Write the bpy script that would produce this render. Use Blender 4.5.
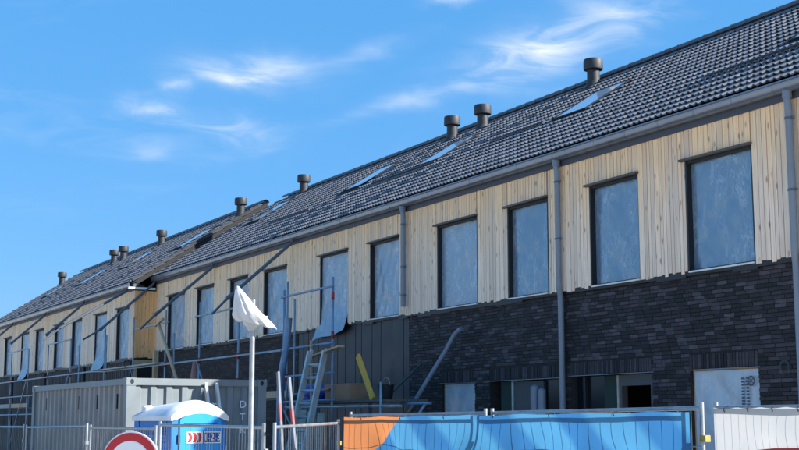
import bpy, bmesh, math, random
from mathutils import Vector, Matrix, noise
random.seed(11)
S = bpy.context.scene
for o in list(bpy.data.objects): bpy.data.objects.remove(o)
R = math.radians

# ------------------------------------------------------------------ camera
F_PX, HOR, VPX = 1300.0, 421.0, -309.0
PITCH = math.atan((HOR - 225.0) / F_PX)
PSI = math.atan((399.5 - VPX) * math.cos(PITCH) / F_PX)
CAM = Vector((0, 0, 1.9))
FH = Vector((-math.cos(PSI), math.sin(PSI), 0)); RT = Vector((math.sin(PSI), math.cos(PSI), 0))
FW = FH * math.cos(PITCH) + Vector((0, 0, math.sin(PITCH))); UP = RT.cross(FW)
cd = bpy.data.cameras.new('camera'); cam = bpy.data.objects.new('camera', cd); S.collection.objects.link(cam)
cd.sensor_width = 36; cd.lens = 36 * F_PX / 799; cd.clip_end = 3000; cd.clip_start = 0.1
cam.matrix_world = Matrix(((RT.x, UP.x, -FW.x, CAM.x), (RT.y, UP.y, -FW.y, CAM.y), (RT.z, UP.z, -FW.z, CAM.z), (0, 0, 0, 1)))
S.camera = cam

# ------------------------------------------------------------------ sun, sky, exposure
SUN_AZ, SUN_EL = R(46), R(29)          # azimuth measured from +X towards +Y
SKY_STRENGTH, SUN_STRENGTH, EXPOSURE = 0.070, 5.0, 1.28
sv = Vector((math.cos(SUN_EL) * math.cos(SUN_AZ), math.cos(SUN_EL) * math.sin(SUN_AZ), math.sin(SUN_EL)))
sl = bpy.data.lights.new('sun', 'SUN'); sl.energy = SUN_STRENGTH; sl.angle = R(0.5); sl.color = (1.0, 0.95, 0.87)
so = bpy.data.objects.new('sun', sl); S.collection.objects.link(so)
so.rotation_euler = (-sv).to_track_quat('-Z', 'Y').to_euler(); so.location = (30, 0, 40)
S.view_settings.view_transform = 'Standard'; S.view_settings.look = 'None'
S.view_settings.exposure = EXPOSURE; S.view_settings.gamma = 1; S.view_settings.use_curve_mapping = False
W = bpy.data.worlds.new('World'); S.world = W; W.use_nodes = True
nt = W.node_tree; N = nt.nodes; L = nt.links; N.clear()
def wn(t, **k):
    n = N.new(t)
    for a, b in k.items(): setattr(n, a, b)
    return n
def wmath(op, a, b=None, c=None, clamp=False):
    n = wn('ShaderNodeMath', operation=op); n.use_clamp = clamp
    for i, v in enumerate((a, b, c)):
        if v is None: continue
        if isinstance(v, (int, float)): n.inputs[i].default_value = v
        else: L.new(v, n.inputs[i])
    return n.outputs[0]
sky = wn('ShaderNodeTexSky', sky_type='NISHITA'); sky.sun_disc = False
sky.sun_elevation = SUN_EL; sky.sun_rotation = math.pi / 2 - SUN_AZ
sky.air_density = 1.0; sky.dust_density = 0.6; sky.ozone_density = 2.5; sky.altitude = 0
tc = wn('ShaderNodeTexCoord'); sep = wn('ShaderNodeSeparateXYZ'); L.new(tc.outputs['Generated'], sep.inputs[0])
az = wmath('ARCTAN2', sep.outputs[1], wmath('MULTIPLY', sep.outputs[0], -1.0))   # 0 along -X, growing towards +Y
el = wmath('ARCSINE', sep.outputs[2])
def azel(x, y):
    d = (FW * F_PX + RT * (x - 399.5) - UP * (y - 225)).normalized()
    return math.atan2(d.y, -d.x), math.asin(d.z)
cmb = wn('ShaderNodeCombineXYZ'); L.new(az, cmb.inputs[0]); L.new(el, cmb.inputs[1])
mp = wn('ShaderNodeMapping'); mp.inputs['Rotation'].default_value = (0, 0, R(-12)); mp.inputs['Scale'].default_value = (9, 34, 1)
L.new(cmb.outputs[0], mp.inputs[0])
nz = wn('ShaderNodeTexNoise'); nz.inputs['Scale'].default_value = 1.6; nz.inputs['Detail'].default_value = 7; nz.inputs['Roughness'].default_value = 0.54
nz.inputs['Distortion'].default_value = 0.9; L.new(mp.outputs[0], nz.inputs['Vector'])
n2 = wn('ShaderNodeTexNoise'); n2.inputs['Scale'].default_value = 26; n2.inputs['Detail'].default_value = 5; L.new(cmb.outputs[0], n2.inputs['Vector'])
wob = wmath('MULTIPLY', wmath('SUBTRACT', n2.outputs[0], 0.5), 0.022)
el2 = wmath('ADD', el, wob); az2 = wmath('ADD', az, wob)
wisp = wmath('MULTIPLY', wmath('SUBTRACT', nz.outputs[0], 0.40), 3.6, clamp=True)
# cirrus streaks, each a soft band in azimuth / elevation (start, end, half width, strength)
streaks = [(190, 68, 316, 72, 15, .58), (205, 76, 300, 84, 7, .5), (128, 99, 182, 114, 10, .60), (182, 118, 280, 138, 13, .36),
           (128, 152, 168, 148, 9, .30), (378, 106, 466, 90, 9, .42), (466, 74, 650, 14, 24, .58), (495, 70, 570, 52, 26, .40),
           (330, 66, 420, 36, 9, .22), (424, 2, 470, 0, 5, .65), (160, 84, 186, 89, 6, .36), (560, 2, 640, 16, 12, .36), (300, 130, 380, 110, 7, .14)]
total = None
for x0, y0, x1, y1, w, st in streaks:
    a0, e0 = azel(x0, y0); a1, e1 = azel(x1, y1); dx, dy = a1 - a0, e1 - e0; ln = math.hypot(dx, dy); dx /= ln; dy /= ln
    wr = w / 1315.0 / 1.0
    pa = wmath('SUBTRACT', az2, (a0 + a1) / 2); pe = wmath('SUBTRACT', el2, (e0 + e1) / 2)
    u = wmath('ADD', wmath('MULTIPLY', pa, dx), wmath('MULTIPLY', pe, dy))
    v = wmath('SUBTRACT', wmath('MULTIPLY', pe, dx), wmath('MULTIPLY', pa, dy))
    q = wmath('ADD', wmath('POWER', wmath('ABSOLUTE', wmath('DIVIDE', u, ln * 0.52)), 2.6), wmath('POWER', wmath('ABSOLUTE', wmath('DIVIDE', v, wr)), 2.0))
    g = wmath('MULTIPLY', wmath('EXPONENT', wmath('MULTIPLY', q, -1.0)), st)
    total = g if total is None else wmath('ADD', total, g)
# faint high cirrus all over the sky
n3 = wn('ShaderNodeTexNoise'); n3.inputs['Scale'].default_value = 0.45; n3.inputs['Detail'].default_value = 6; n3.inputs['Distortion'].default_value = 1.2; L.new(mp.outputs[0], n3.inputs['Vector'])
gen = wmath('MULTIPLY', wmath('SUBTRACT', n3.outputs[0], 0.52), 0.55, clamp=True)
cl = wmath('ADD', wmath('MULTIPLY', total, wmath('ADD', wmath('MULTIPLY', wisp, 0.72), 0.20)), wmath('MULTIPLY', gen, wisp), clamp=True)
mx = wn('ShaderNodeMix', data_type='RGBA'); L.new(cl, mx.inputs[0]); 
hs = wn('ShaderNodeHueSaturation'); hs.inputs['Hue'].default_value = 0.497; hs.inputs['Saturation'].default_value = 1.10; L.new(sky.outputs[0], hs.inputs['Color'])
fl = wn('ShaderNodeMix', data_type='RGBA'); fl.inputs[0].default_value = 0.68; L.new(hs.outputs[0], fl.inputs[6]); fl.inputs[7].default_value = (0.50, 2.60, 6.0, 1)
L.new(fl.outputs[2], mx.inputs[6]); mx.inputs[7].default_value = (6.4, 6.7, 7.0, 1)
bg = wn('ShaderNodeBackground'); bg.inputs[1].default_value = SKY_STRENGTH; L.new(mx.outputs[2], bg.inputs[0])
wo = wn('ShaderNodeOutputWorld'); L.new(bg.outputs[0], wo.inputs[0])

# ------------------------------------------------------------------ materials
def mat(name, col, rough=0.6, metal=0.0, var=0.0, scale=6.0, bump=0.0, bscale=None, stretch=(1, 1, 1), tone=0.0, spec=0.5, col2=None, trans=0.0, coat=0.0, dist=0.3):
    m = bpy.data.materials.new(name); m.use_nodes = True; t = m.node_tree; n = t.nodes; l = t.links
    b = n['Principled BSDF']; b.inputs['Roughness'].default_value = rough; b.inputs['Metallic'].default_value = metal
    b.inputs['Specular IOR Level'].default_value = spec; b.inputs['Coat Weight'].default_value = coat
    c = (*col, 1); b.inputs['Base Color'].default_value = c
    tcn = n.new('ShaderNodeTexCoord'); mpn = n.new('ShaderNodeMapping'); mpn.inputs['Scale'].default_value = stretch; l.new(tcn.outputs['Object'], mpn.inputs[0])
    out = None
    if var > 0 or col2:
        z = n.new('ShaderNodeTexNoise'); z.inputs['Scale'].default_value = scale; z.inputs['Detail'].default_value = 6; z.inputs['Distortion'].default_value = dist; l.new(mpn.outputs[0], z.inputs['Vector'])
        rmp = n.new('ShaderNodeMapRange'); rmp.inputs[1].default_value = 0.3; rmp.inputs[2].default_value = 0.7; l.new(z.outputs[0], rmp.inputs[0])
        k = n.new('ShaderNodeMix'); k.data_type = 'RGBA'; l.new(rmp.outputs[0], k.inputs[0])
        c2 = col2 or tuple(min(1, x * (1 + var)) for x in col); c1 = col if col2 else tuple(x * (1 - var) for x in col)
        k.inputs[6].default_value = (*c1, 1); k.inputs[7].default_value = (*c2, 1); out = k.outputs[2]
        rr = n.new('ShaderNodeMapRange'); rr.inputs[3].default_value = max(.02, rough - .1); rr.inputs[4].default_value = min(1, rough + .12); l.new(z.outputs[0], rr.inputs[0]); l.new(rr.outputs[0], b.inputs['Roughness'])
    if tone > 0:
        a = n.new('ShaderNodeAttribute'); a.attribute_name = 'tone'
        mr = n.new('ShaderNodeMapRange'); mr.inputs[3].default_value = 1 - tone; mr.inputs[4].default_value = 1 + tone; l.new(a.outputs['Fac'], mr.inputs[0])
        mm = n.new('ShaderNodeMix'); mm.data_type = 'RGBA'; mm.blend_type = 'MULTIPLY'; mm.inputs[0].default_value = 1
        if out: l.new(out, mm.inputs[6])
        else: mm.inputs[6].default_value = c
        l.new(mr.outputs[0], mm.inputs[7]); out = mm.outputs[2]
    if out: l.new(out, b.inputs['Base Color'])
    if bump > 0:
        z2 = n.new('ShaderNodeTexNoise'); z2.inputs['Scale'].default_value = bscale or scale * 4; z2.inputs['Detail'].default_value = 5; l.new(mpn.outputs[0], z2.inputs['Vector'])
        bp = n.new('ShaderNodeBump'); bp.inputs['Strength'].default_value = bump; bp.inputs['Distance'].default_value = 0.02; l.new(z2.outputs[0], bp.inputs['Height']); l.new(bp.outputs[0], b.inputs['Normal'])
    if trans > 0:
        tr = n.new('ShaderNodeBsdfTranslucent'); 
        if out: l.new(out, tr.inputs[0])
        else: tr.inputs[0].default_value = c
        ms = n.new('ShaderNodeMixShader'); ms.inputs[0].default_value = trans; l.new(b.outputs[0], ms.inputs[1]); l.new(tr.outputs[0], ms.inputs[2]); l.new(ms.outputs[0], n['Material Output'].inputs[0])
    return m

M = {}
M['ground'] = mat('sand', (.56, .49, .39), .9, var=.25, scale=.7, bump=.4)
M['road'] = mat('concrete_slabs', (.42, .40, .37), .85, var=.2, scale=3, bump=.3, bscale=60)
M['kerb'] = mat('kerb_concrete', (.38, .37, .35), .85, var=.2, scale=4, bump=.2)
M['mortar'] = mat('mortar', (.022, .021, .022), .95, var=.3, scale=9)
M['brick'] = mat('brick_dark', (.040, .031, .037), .7, var=.4, scale=9, bump=.5, bscale=40, tone=.85)
M['brick_red'] = mat('brick_brown', (.050, .034, .031), .8, var=.35, scale=9, bump=.5, bscale=40, tone=.5)
M['tile'] = mat('roof_tile', (.125, .133, .152), .46, var=0, scale=5, bump=.15, bscale=50, tone=.22, spec=.55)
M['ridge'] = mat('ridge_tile', (.075, .08, .09), .45, var=.2, scale=5, tone=.15)
M['under'] = mat('roof_underlay', (.02, .021, .024), .9)
M['verge'] = mat('verge_tile', (.036, .040, .048), .85, var=.2, scale=4, tone=.25)
M['zinc'] = mat('gutter_zinc', (.20, .225, .27), .3, .6, var=.12, scale=3)
M['fascia'] = mat('fascia_grey', (.055, .065, .09), .55, var=.08, scale=3)
M['pvc'] = mat('pipe_grey_pvc', (.175, .21, .26), .38, var=.08, scale=3)
M['pvc_dark'] = mat('pipe_dark_grey', (.085, .10, .125), .4, var=.1, scale=3)
M['vent'] = mat('vent_black', (.022, .025, .031), .6, var=.2, scale=5)
M['frame'] = mat('window_frame_black', (.012, .012, .014), .5)
M['drip'] = mat('drip_board', (.085, .07, .058), .6, var=.4, scale=6)
M['whitepaint'] = mat('white_paint', (.72, .72, .70), .5, var=.08, scale=4)
M['timber'] = mat('raw_timber', (.52, .34, .20), .75, var=.25, scale=7, stretch=(6, 6, .6))
M['dark_int'] = mat('interior_dark', (.018, .018, .02), .9)
M['panel'] = mat('facade_panel_slate', (.011, .014, .022), .5, var=.12, scale=2)
M['panel_dark'] = mat('facade_panel_joint', (.014, .016, .02), .6)
M['slat_brown'] = mat('facade_slat_brown', (.055, .043, .040), .8, var=.3, scale=5, tone=.4)
M['boardgrey'] = mat('barrier_grey_paint', (.16, .18, .21), .7, var=.2, scale=5)  # dull grey for the pale stripes of the barrier boards
M['galv'] = mat('galvanised_steel', (.33, .345, .36), .45, .7, var=.2, scale=6)
M['tube'] = mat('scaffold_tube', (.34, .36, .39), .42, .6, var=.25, scale=4)
M['tube_blue'] = mat('scaffold_tube_blue', (.20, .28, .40), .45, .3, var=.25, scale=4)
M['coupler'] = mat('coupler_red', (.36, .035, .03), .55, var=.2, scale=8)
M['alu'] = mat('aluminium', (.58, .57, .55), .5, .25, var=.1, scale=5)
M['cont_side'] = mat('container_grey', (.27, .255, .24), .6, var=.15, scale=1.2, bump=.08, dist=1.5, col2=(.21, .20, .19))
M['cont_post'] = mat('container_frame_paint', (.155, .185, .20), .55, var=.15, scale=2)
M['black'] = mat('black_rubber', (.010, .010, .011), .7)
M['toilet'] = mat('toilet_blue_plastic', (.012, .145, .46), .38, var=.08, scale=2)
M['toilet_door'] = mat('toilet_door_blue', (.015, .24, .60), .35, var=.06, scale=2)
M['toilet_roof'] = mat('toilet_roof_white', (.66, .67, .69), .45, var=.13, scale=4)
M['red'] = mat('sign_red', (.42, .014, .022), .4, var=.08, scale=4)
M['white'] = mat('sign_white', (.72, .72, .74), .42, var=.05, scale=4)
M['navy'] = mat('sign_navy', (.012, .05, .22), .4)
M['clamp'] = mat('clamp_yellow', (.36, .26, .05), .5, var=.15, scale=9)
M['plank'] = mat('yellow_plank', (.78, .41, .06), .65, var=.2, scale=6, stretch=(5, 5, .6))
M['card'] = mat('cardboard', (.42, .22, .13), .85, var=.12, scale=4)
M['bluebag'] = mat('blue_plastic', (.012, .06, .38), .4, var=.3, scale=6)
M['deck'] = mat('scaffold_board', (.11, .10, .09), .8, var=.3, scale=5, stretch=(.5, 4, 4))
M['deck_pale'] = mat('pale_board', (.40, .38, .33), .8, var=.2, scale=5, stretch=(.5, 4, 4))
M['bag'] = mat('white_film_bag', (.62, .63, .64), .45, var=.08, scale=5, trans=.35, bump=.6, bscale=9)
M['green'] = mat('green_board', (.013, .030, .020), .75, var=.2, scale=4)
M['greydoor'] = mat('grey_door', (.07, .067, .068), .6, var=.06, scale=3)
M['glassdark'] = mat('dark_glass', (.008, .010, .015), .2, spec=.3)
M['bannerwhite'] = mat('banner_white', (.43, .44, .45), .6, var=.06, scale=2, trans=.5)
M['concrete'] = mat('concrete_block', (.30, .30, .29), .9, var=.2, scale=6, bump=.3)
M['skyframe'] = mat('skylight_frame', (.018, .019, .022), .85, spec=.2)
M['cone'] = mat('cone_faded', (.30, .15, .13), .6, var=.2, scale=5)

def wood_mat(name, fresh, grey, lo, hi):
    """Vertical boards: weathered grey below, fresher under the eave; grain, knots, tone per board."""
    m = bpy.data.materials.new(name); m.use_nodes = True; t = m.node_tree; n = t.nodes; l = t.links; b = n['Principled BSDF']
    b.inputs['Roughness'].default_value = .72; b.inputs['Specular IOR Level'].default_value = .25
    g = n.new('ShaderNodeNewGeometry'); sp = n.new('ShaderNodeSeparateXYZ'); l.new(g.outputs['Position'], sp.inputs[0])
    nz = n.new('ShaderNodeTexNoise'); nz.inputs['Scale'].default_value = 2.2; nz.inputs['Detail'].default_value = 4; l.new(g.outputs['Position'], nz.inputs['Vector'])
    a = n.new('ShaderNodeAttribute'); a.attribute_name = 'tone'
    def mth(op, x, y):
        q = n.new('ShaderNodeMath'); q.operation = op
        for i, v in enumerate((x, y)):
            if isinstance(v, (int, float)): q.inputs[i].default_value = v
            else: l.new(v, q.inputs[i])
        return q.outputs[0]
    zz = mth('ADD', sp.outputs[2], mth('MULTIPLY', mth('SUBTRACT', nz.outputs[0], .5), 1.0))
    zz = mth('ADD', zz, mth('MULTIPLY', mth('SUBTRACT', a.outputs['Fac'], .5), .9))
    r = n.new('ShaderNodeMapRange'); r.inputs[1].default_value = lo; r.inputs[2].default_value = hi; l.new(zz, r.inputs[0])
    mix = n.new('ShaderNodeMix'); mix.data_type = 'RGBA'; l.new(r.outputs[0], mix.inputs[0]); mix.inputs[6].default_value = (*grey, 1); mix.inputs[7].default_value = (*fresh, 1)
    mp = n.new('ShaderNodeMapping'); mp.inputs['Scale'].default_value = (38, 38, 1.7); l.new(g.outputs['Position'], mp.inputs[0])
    gr = n.new('ShaderNodeTexNoise'); gr.inputs['Scale'].default_value = 1; gr.inputs['Detail'].default_value = 5; gr.inputs['Distortion'].default_value = .6; l.new(mp.outputs[0], gr.inputs['Vector'])
    vm = n.new('ShaderNodeMapping'); vm.inputs['Scale'].default_value = (9, 9, 3.2); l.new(g.outputs['Position'], vm.inputs[0])
    vo = n.new('ShaderNodeTexVoronoi'); vo.inputs['Scale'].default_value = 1; l.new(vm.outputs[0], vo.inputs['Vector'])
    kn = n.new('ShaderNodeMapRange'); kn.inputs[1].default_value = .06; kn.inputs[2].default_value = .22; kn.inputs[3].default_value = .42; kn.inputs[4].default_value = 1; l.new(vo.outputs['Distance'], kn.inputs[0])
    gm = n.new('ShaderNodeMapRange'); gm.inputs[1].default_value = .25; gm.inputs[2].default_value = .75; gm.inputs[3].default_value = .78; gm.inputs[4].default_value = 1.14; l.new(gr.outputs[0], gm.inputs[0])
    tn = n.new('ShaderNodeMapRange'); tn.inputs[3].default_value = .84; tn.inputs[4].default_value = 1.10; l.new(a.outputs['Fac'], tn.inputs[0])
    kt = n.new('ShaderNodeMix'); kt.data_type = 'RGBA'; l.new(kn.outputs[0], kt.inputs[0]); kt.inputs[6].default_value = (.42, .27, .17, 1)
    kn.inputs[3].default_value = 0; l.new(mix.outputs[2], kt.inputs[7])
    f = mth('MULTIPLY', gm.outputs[0], tn.outputs[0])
    mm = n.new('ShaderNodeMix'); mm.data_type = 'RGBA'; mm.blend_type = 'MULTIPLY'; mm.inputs[0].default_value = 1; l.new(kt.outputs[2], mm.inputs[6]); l.new(f, mm.inputs[7])
    l.new(mm.outputs[2], b.inputs['Base Color'])
    bp = n.new('ShaderNodeBump'); bp.inputs['Strength'].default_value = .25; bp.inputs['Distance'].default_value = .01; l.new(gr.outputs[0], bp.inputs['Height']); l.new(bp.outputs[0], b.inputs['Normal'])
    return m
M['wood'] = wood_mat('larch_cladding', (.93, .62, .35), (.91, .70, .53), 5.0, 6.4)
M['wood_yellow'] = wood_mat('fresh_yellow_timber', (.98, .54, .23), (.97, .51, .21), 2.0, 9.0)

def film_mat(name, col, rough=.16, bump=.28, white=.55):
    m = bpy.data.materials.new(name); m.use_nodes = True; t = m.node_tree; n = t.nodes; l = t.links; b = n['Principled BSDF']
    tcn = n.new('ShaderNodeTexCoord'); mp = n.new('ShaderNodeMapping'); mp.inputs['Scale'].default_value = (2.6, 1, 1.1); mp.inputs['Rotation'].default_value = (0, .35, 0); l.new(tcn.outputs['Object'], mp.inputs[0])
    z = n.new('ShaderNodeTexNoise'); z.inputs['Scale'].default_value = 1.7; z.inputs['Detail'].default_value = 7; z.inputs['Distortion'].default_value = 1.4; z.inputs['Roughness'].default_value = .58; l.new(mp.outputs[0], z.inputs['Vector'])
    k = n.new('ShaderNodeMix'); k.data_type = 'RGBA'; l.new(z.outputs[0], k.inputs[0]); k.inputs[6].default_value = (*[c * .93 for c in col], 1); k.inputs[7].default_value = (*[min(1, c * 1.07) for c in col], 1); l.new(k.outputs[2], b.inputs['Base Color'])
    b.inputs['Roughness'].default_value = rough; b.inputs['Specular IOR Level'].default_value = .9; b.inputs['IOR'].default_value = 1.75
    bp = n.new('ShaderNodeBump'); bp.inputs['Strength'].default_value = bump; bp.inputs['Distance'].default_value = .05; rd = n.new('ShaderNodeMath'); rd.operation = 'SUBTRACT'; l.new(z.outputs[0], rd.inputs[0]); rd.inputs[1].default_value = .5
    ra = n.new('ShaderNodeMath'); ra.operation = 'ABSOLUTE'; l.new(rd.outputs[0], ra.inputs[0]); z3 = n.new('ShaderNodeTexNoise'); z3.inputs['Scale'].default_value = 5.5; z3.inputs['Detail'].default_value = 3; z3.inputs['Distortion'].default_value = 2.2; l.new(mp.outputs[0], z3.inputs['Vector'])
    r2 = n.new('ShaderNodeMath'); r2.operation = 'SUBTRACT'; l.new(z3.outputs[0], r2.inputs[0]); r2.inputs[1].default_value = .5
    r3 = n.new('ShaderNodeMath'); r3.operation = 'ABSOLUTE'; l.new(r2.outputs[0], r3.inputs[0])
    sm = n.new('ShaderNodeMath'); sm.operation = 'MULTIPLY_ADD'; l.new(r3.outputs[0], sm.inputs[0]); sm.inputs[1].default_value = .45; l.new(ra.outputs[0], sm.inputs[2])
    l.new(sm.outputs[0], bp.inputs['Height']); l.new(bp.outputs[0], b.inputs['Normal'])
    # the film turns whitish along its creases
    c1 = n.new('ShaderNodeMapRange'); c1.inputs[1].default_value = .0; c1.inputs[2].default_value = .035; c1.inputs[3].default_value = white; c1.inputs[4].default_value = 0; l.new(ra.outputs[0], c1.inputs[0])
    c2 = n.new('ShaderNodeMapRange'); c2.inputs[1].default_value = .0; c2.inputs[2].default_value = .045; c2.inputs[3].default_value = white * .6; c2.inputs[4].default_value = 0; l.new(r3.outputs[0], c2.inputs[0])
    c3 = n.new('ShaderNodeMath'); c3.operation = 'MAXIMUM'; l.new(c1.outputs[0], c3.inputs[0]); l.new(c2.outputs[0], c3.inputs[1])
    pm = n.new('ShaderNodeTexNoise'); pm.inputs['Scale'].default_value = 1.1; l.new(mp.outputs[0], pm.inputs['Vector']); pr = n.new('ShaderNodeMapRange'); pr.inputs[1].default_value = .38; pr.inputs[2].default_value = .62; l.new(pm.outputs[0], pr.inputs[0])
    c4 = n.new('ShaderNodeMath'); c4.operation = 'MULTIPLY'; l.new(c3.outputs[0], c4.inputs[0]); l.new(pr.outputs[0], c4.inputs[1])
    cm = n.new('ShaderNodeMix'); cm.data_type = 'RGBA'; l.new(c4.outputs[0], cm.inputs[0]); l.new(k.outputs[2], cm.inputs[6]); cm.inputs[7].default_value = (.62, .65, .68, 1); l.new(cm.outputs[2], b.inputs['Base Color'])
    return m
M['film'] = film_mat('window_film', (.12, .18, .255), .15, .10, .40)
M['film_milky'] = film_mat('window_film_milky', (.22, .28, .345), .24, .3, .6)
M['film_wrinkled'] = film_mat('window_film_wrinkled', (.24, .31, .385), .22, .6, .7)
M['film_pale'] = film_mat('window_film_pale', (.34, .41, .48), .3)
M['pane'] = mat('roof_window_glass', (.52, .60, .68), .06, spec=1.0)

# ------------------------------------------------------------------ mesh helpers
class MB:
    def __init__(s): s.v = []; s.f = []; s.t = []
    def add(s, vs, fs, tone=.5):
        o = len(s.v); s.v += [tuple(v) for v in vs]; s.f += [tuple(i + o for i in f) for f in fs]; s.t += [tone] * len(vs); return s
    def box(s, x0, x1, y0, y1, z0, z1, tone=.5):
        return s.add([(x0, y0, z0), (x1, y0, z0), (x1, y1, z0), (x0, y1, z0), (x0, y0, z1), (x1, y0, z1), (x1, y1, z1), (x0, y1, z1)],
                     [(0, 3, 2, 1), (4, 5, 6, 7), (0, 1, 5, 4), (1, 2, 6, 5), (2, 3, 7, 6), (3, 0, 4, 7)], tone)
    def obox(s, c, ax, ay, az_, tone=.5):      # oriented box: centre and half axes
        c = Vector(c); ax = Vector(ax); ay = Vector(ay); az_ = Vector(az_); vs = []
        for k in (-1, 1):
            for i, j in ((-1, -1), (1, -1), (1, 1), (-1, 1)): vs.append(c + ax * i + ay * j + az_ * k)
        return s.add(vs, [(0, 3, 2, 1), (4, 5, 6, 7), (0, 1, 5, 4), (1, 2, 6, 5), (2, 3, 7, 6), (3, 0, 4, 7)], tone)
    def bar(s, a, b, w, h, up=(0, 0, 1)):
        a = Vector(a); b = Vector(b); d = (b - a); u = Vector(up)
        if abs(d.normalized().dot(u)) > .95: u = Vector((0, 1, 0))
        sd = d.cross(u).normalized(); uu = sd.cross(d).normalized()
        return s.obox((a + b) / 2, d / 2, sd * w / 2, uu * h / 2)
    def tube(s, pts, r, n=10, cap=True):
        pts = [Vector(p) for p in pts]; rs = r if isinstance(r, (list, tuple)) else [r] * len(pts); vs = []; fs = []
        prev = None
        for i, p in enumerate(pts):
            d = (pts[min(i + 1, len(pts) - 1)] - pts[max(i - 1, 0)]).normalized()
            u = Vector((0, 0, 1)) if abs(d.z) < .9 else Vector((1, 0, 0))
            if prev is not None: u = prev
            x = (u - d * u.dot(d)).normalized(); y = d.cross(x); prev = x
            for k in range(n):
                a = 2 * math.pi * k / n; vs.append(p + (x * math.cos(a) + y * math.sin(a)) * rs[i])
        for i in range(len(pts) - 1):
            for k in range(n): fs.append((i * n + k, i * n + (k + 1) % n, (i + 1) * n + (k + 1) % n, (i + 1) * n + k))
        if cap: fs.append(tuple(range(n - 1, -1, -1))); fs.append(tuple((len(pts) - 1) * n + k for k in range(n)))
        return s.add(vs, fs)
    def prism_x(s, prof, x0, x1):              # closed profile of (y, z) swept along x
        n = len(prof); vs = [(x0, y, z) for y, z in prof] + [(x1, y, z) for y, z in prof]
        return s.add(vs, [(i, (i + 1) % n, n + (i + 1) % n, n + i) for i in range(n)] + [tuple(range(n - 1, -1, -1)), tuple(range(n, 2 * n))])
    def lathe(s, c, prof, n=16):               # prof (r, z) about vertical axis at c
        vs = []; fs = []; c = Vector(c)
        for r, z in prof:
            for k in range(n): a = 2 * math.pi * k / n; vs.append(c + Vector((r * math.cos(a), r * math.sin(a), z)))
        for i in range(len(prof) - 1):
            for k in range(n): fs.append((i * n + k, i * n + (k + 1) % n, (i + 1) * n + (k + 1) % n, (i + 1) * n + k))
        fs.append(tuple(range(n - 1, -1, -1))); fs.append(tuple((len(prof) - 1) * n + k for k in range(n)))
        return s.add(vs, fs)
    def mesh(s, name, m, off=(0, 0, 0), smooth=False):
        me = bpy.data.meshes.new(name); o = Vector(off)
        me.from_pydata([(v[0] - o.x, v[1] - o.y, v[2] - o.z) for v in s.v], [], s.f)
        a = me.attributes.new('tone', 'FLOAT', 'POINT'); a.data.foreach_set('value', s.t)
        bm = bmesh.new(); bm.from_mesh(me); bmesh.ops.recalc_face_normals(bm, faces=bm.faces)
        if smooth:
            for f in bm.faces: f.smooth = len(f.verts) <= 4
            for e in bm.edges:
                if len(e.link_faces) == 2 and e.calc_face_angle(0) > .7: e.smooth = False
        bm.to_mesh(me); bm.free(); me.materials.append(M[m] if isinstance(m, str) else m); me.update(); return me
    def build(s, name, m, parent=None, smooth=False, kind=None, label=None):
        """World-space verts -> one mesh object; parent offset removed."""
        off = root_of(parent)
        if parent is None:
            xs = [v[0] for v in s.v]; ys = [v[1] for v in s.v]; zs = [v[2] for v in s.v]
            off = Vector(((min(xs) + max(xs)) / 2, (min(ys) + max(ys)) / 2, min(zs)))
        o = link(name, s.mesh(name, m, off, smooth), parent)
        if parent is None: o.location = off
        if kind: o['kind'] = kind
        if label: o['label'] = label
        return o
def root_of(p):
    v = Vector((0, 0, 0))
    while p is not None: v = v + p.location; p = p.parent
    return v
def link(name, me, parent=None):
    o = bpy.data.objects.new(name, me); S.collection.objects.link(o); o.parent = parent; return o
def thing(name, loc, label, cat, group=None):
    o = bpy.data.objects.new(name, None); S.collection.objects.link(o); o.location = loc; o.empty_display_size = .2
    return tag(o, label, cat, group)
def tag(o, label, cat, group=None):
    o['label'] = label; o['category'] = cat
    if group: o['group'] = group
    return o
def structure(o): o['kind'] = 'structure'; return o
def ray(x, y): return FW * F_PX + RT * (x - 399.5) - UP * (y - 225)
def onY(x, y, Y): d = ray(x, y); return CAM + d * (Y / d.y)
def onX(x, y, X): d = ray(x, y); return CAM + d * (X / d.x)
def dep(x, y, q): d = ray(x, y); return CAM + d * (q / d.dot(FH))

# ------------------------------------------------------------------ ground
g = MB(); g.add([(-900, -900, 0), (900, -900, 0), (900, 900, 0), (-900, 900, 0)], [(0, 1, 2, 3)])
structure(g.build('ground', 'ground'))
g = MB(); g.box(-300, 200, -4.5, 2.6, -.2, .006); structure(g.build('road', 'road'))
g = MB()
for i in range(90): g.box(-70 + i, -69.01 + i, 2.605, 2.755, -.1, .12)
structure(g.build('kerb', 'kerb'))

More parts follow.
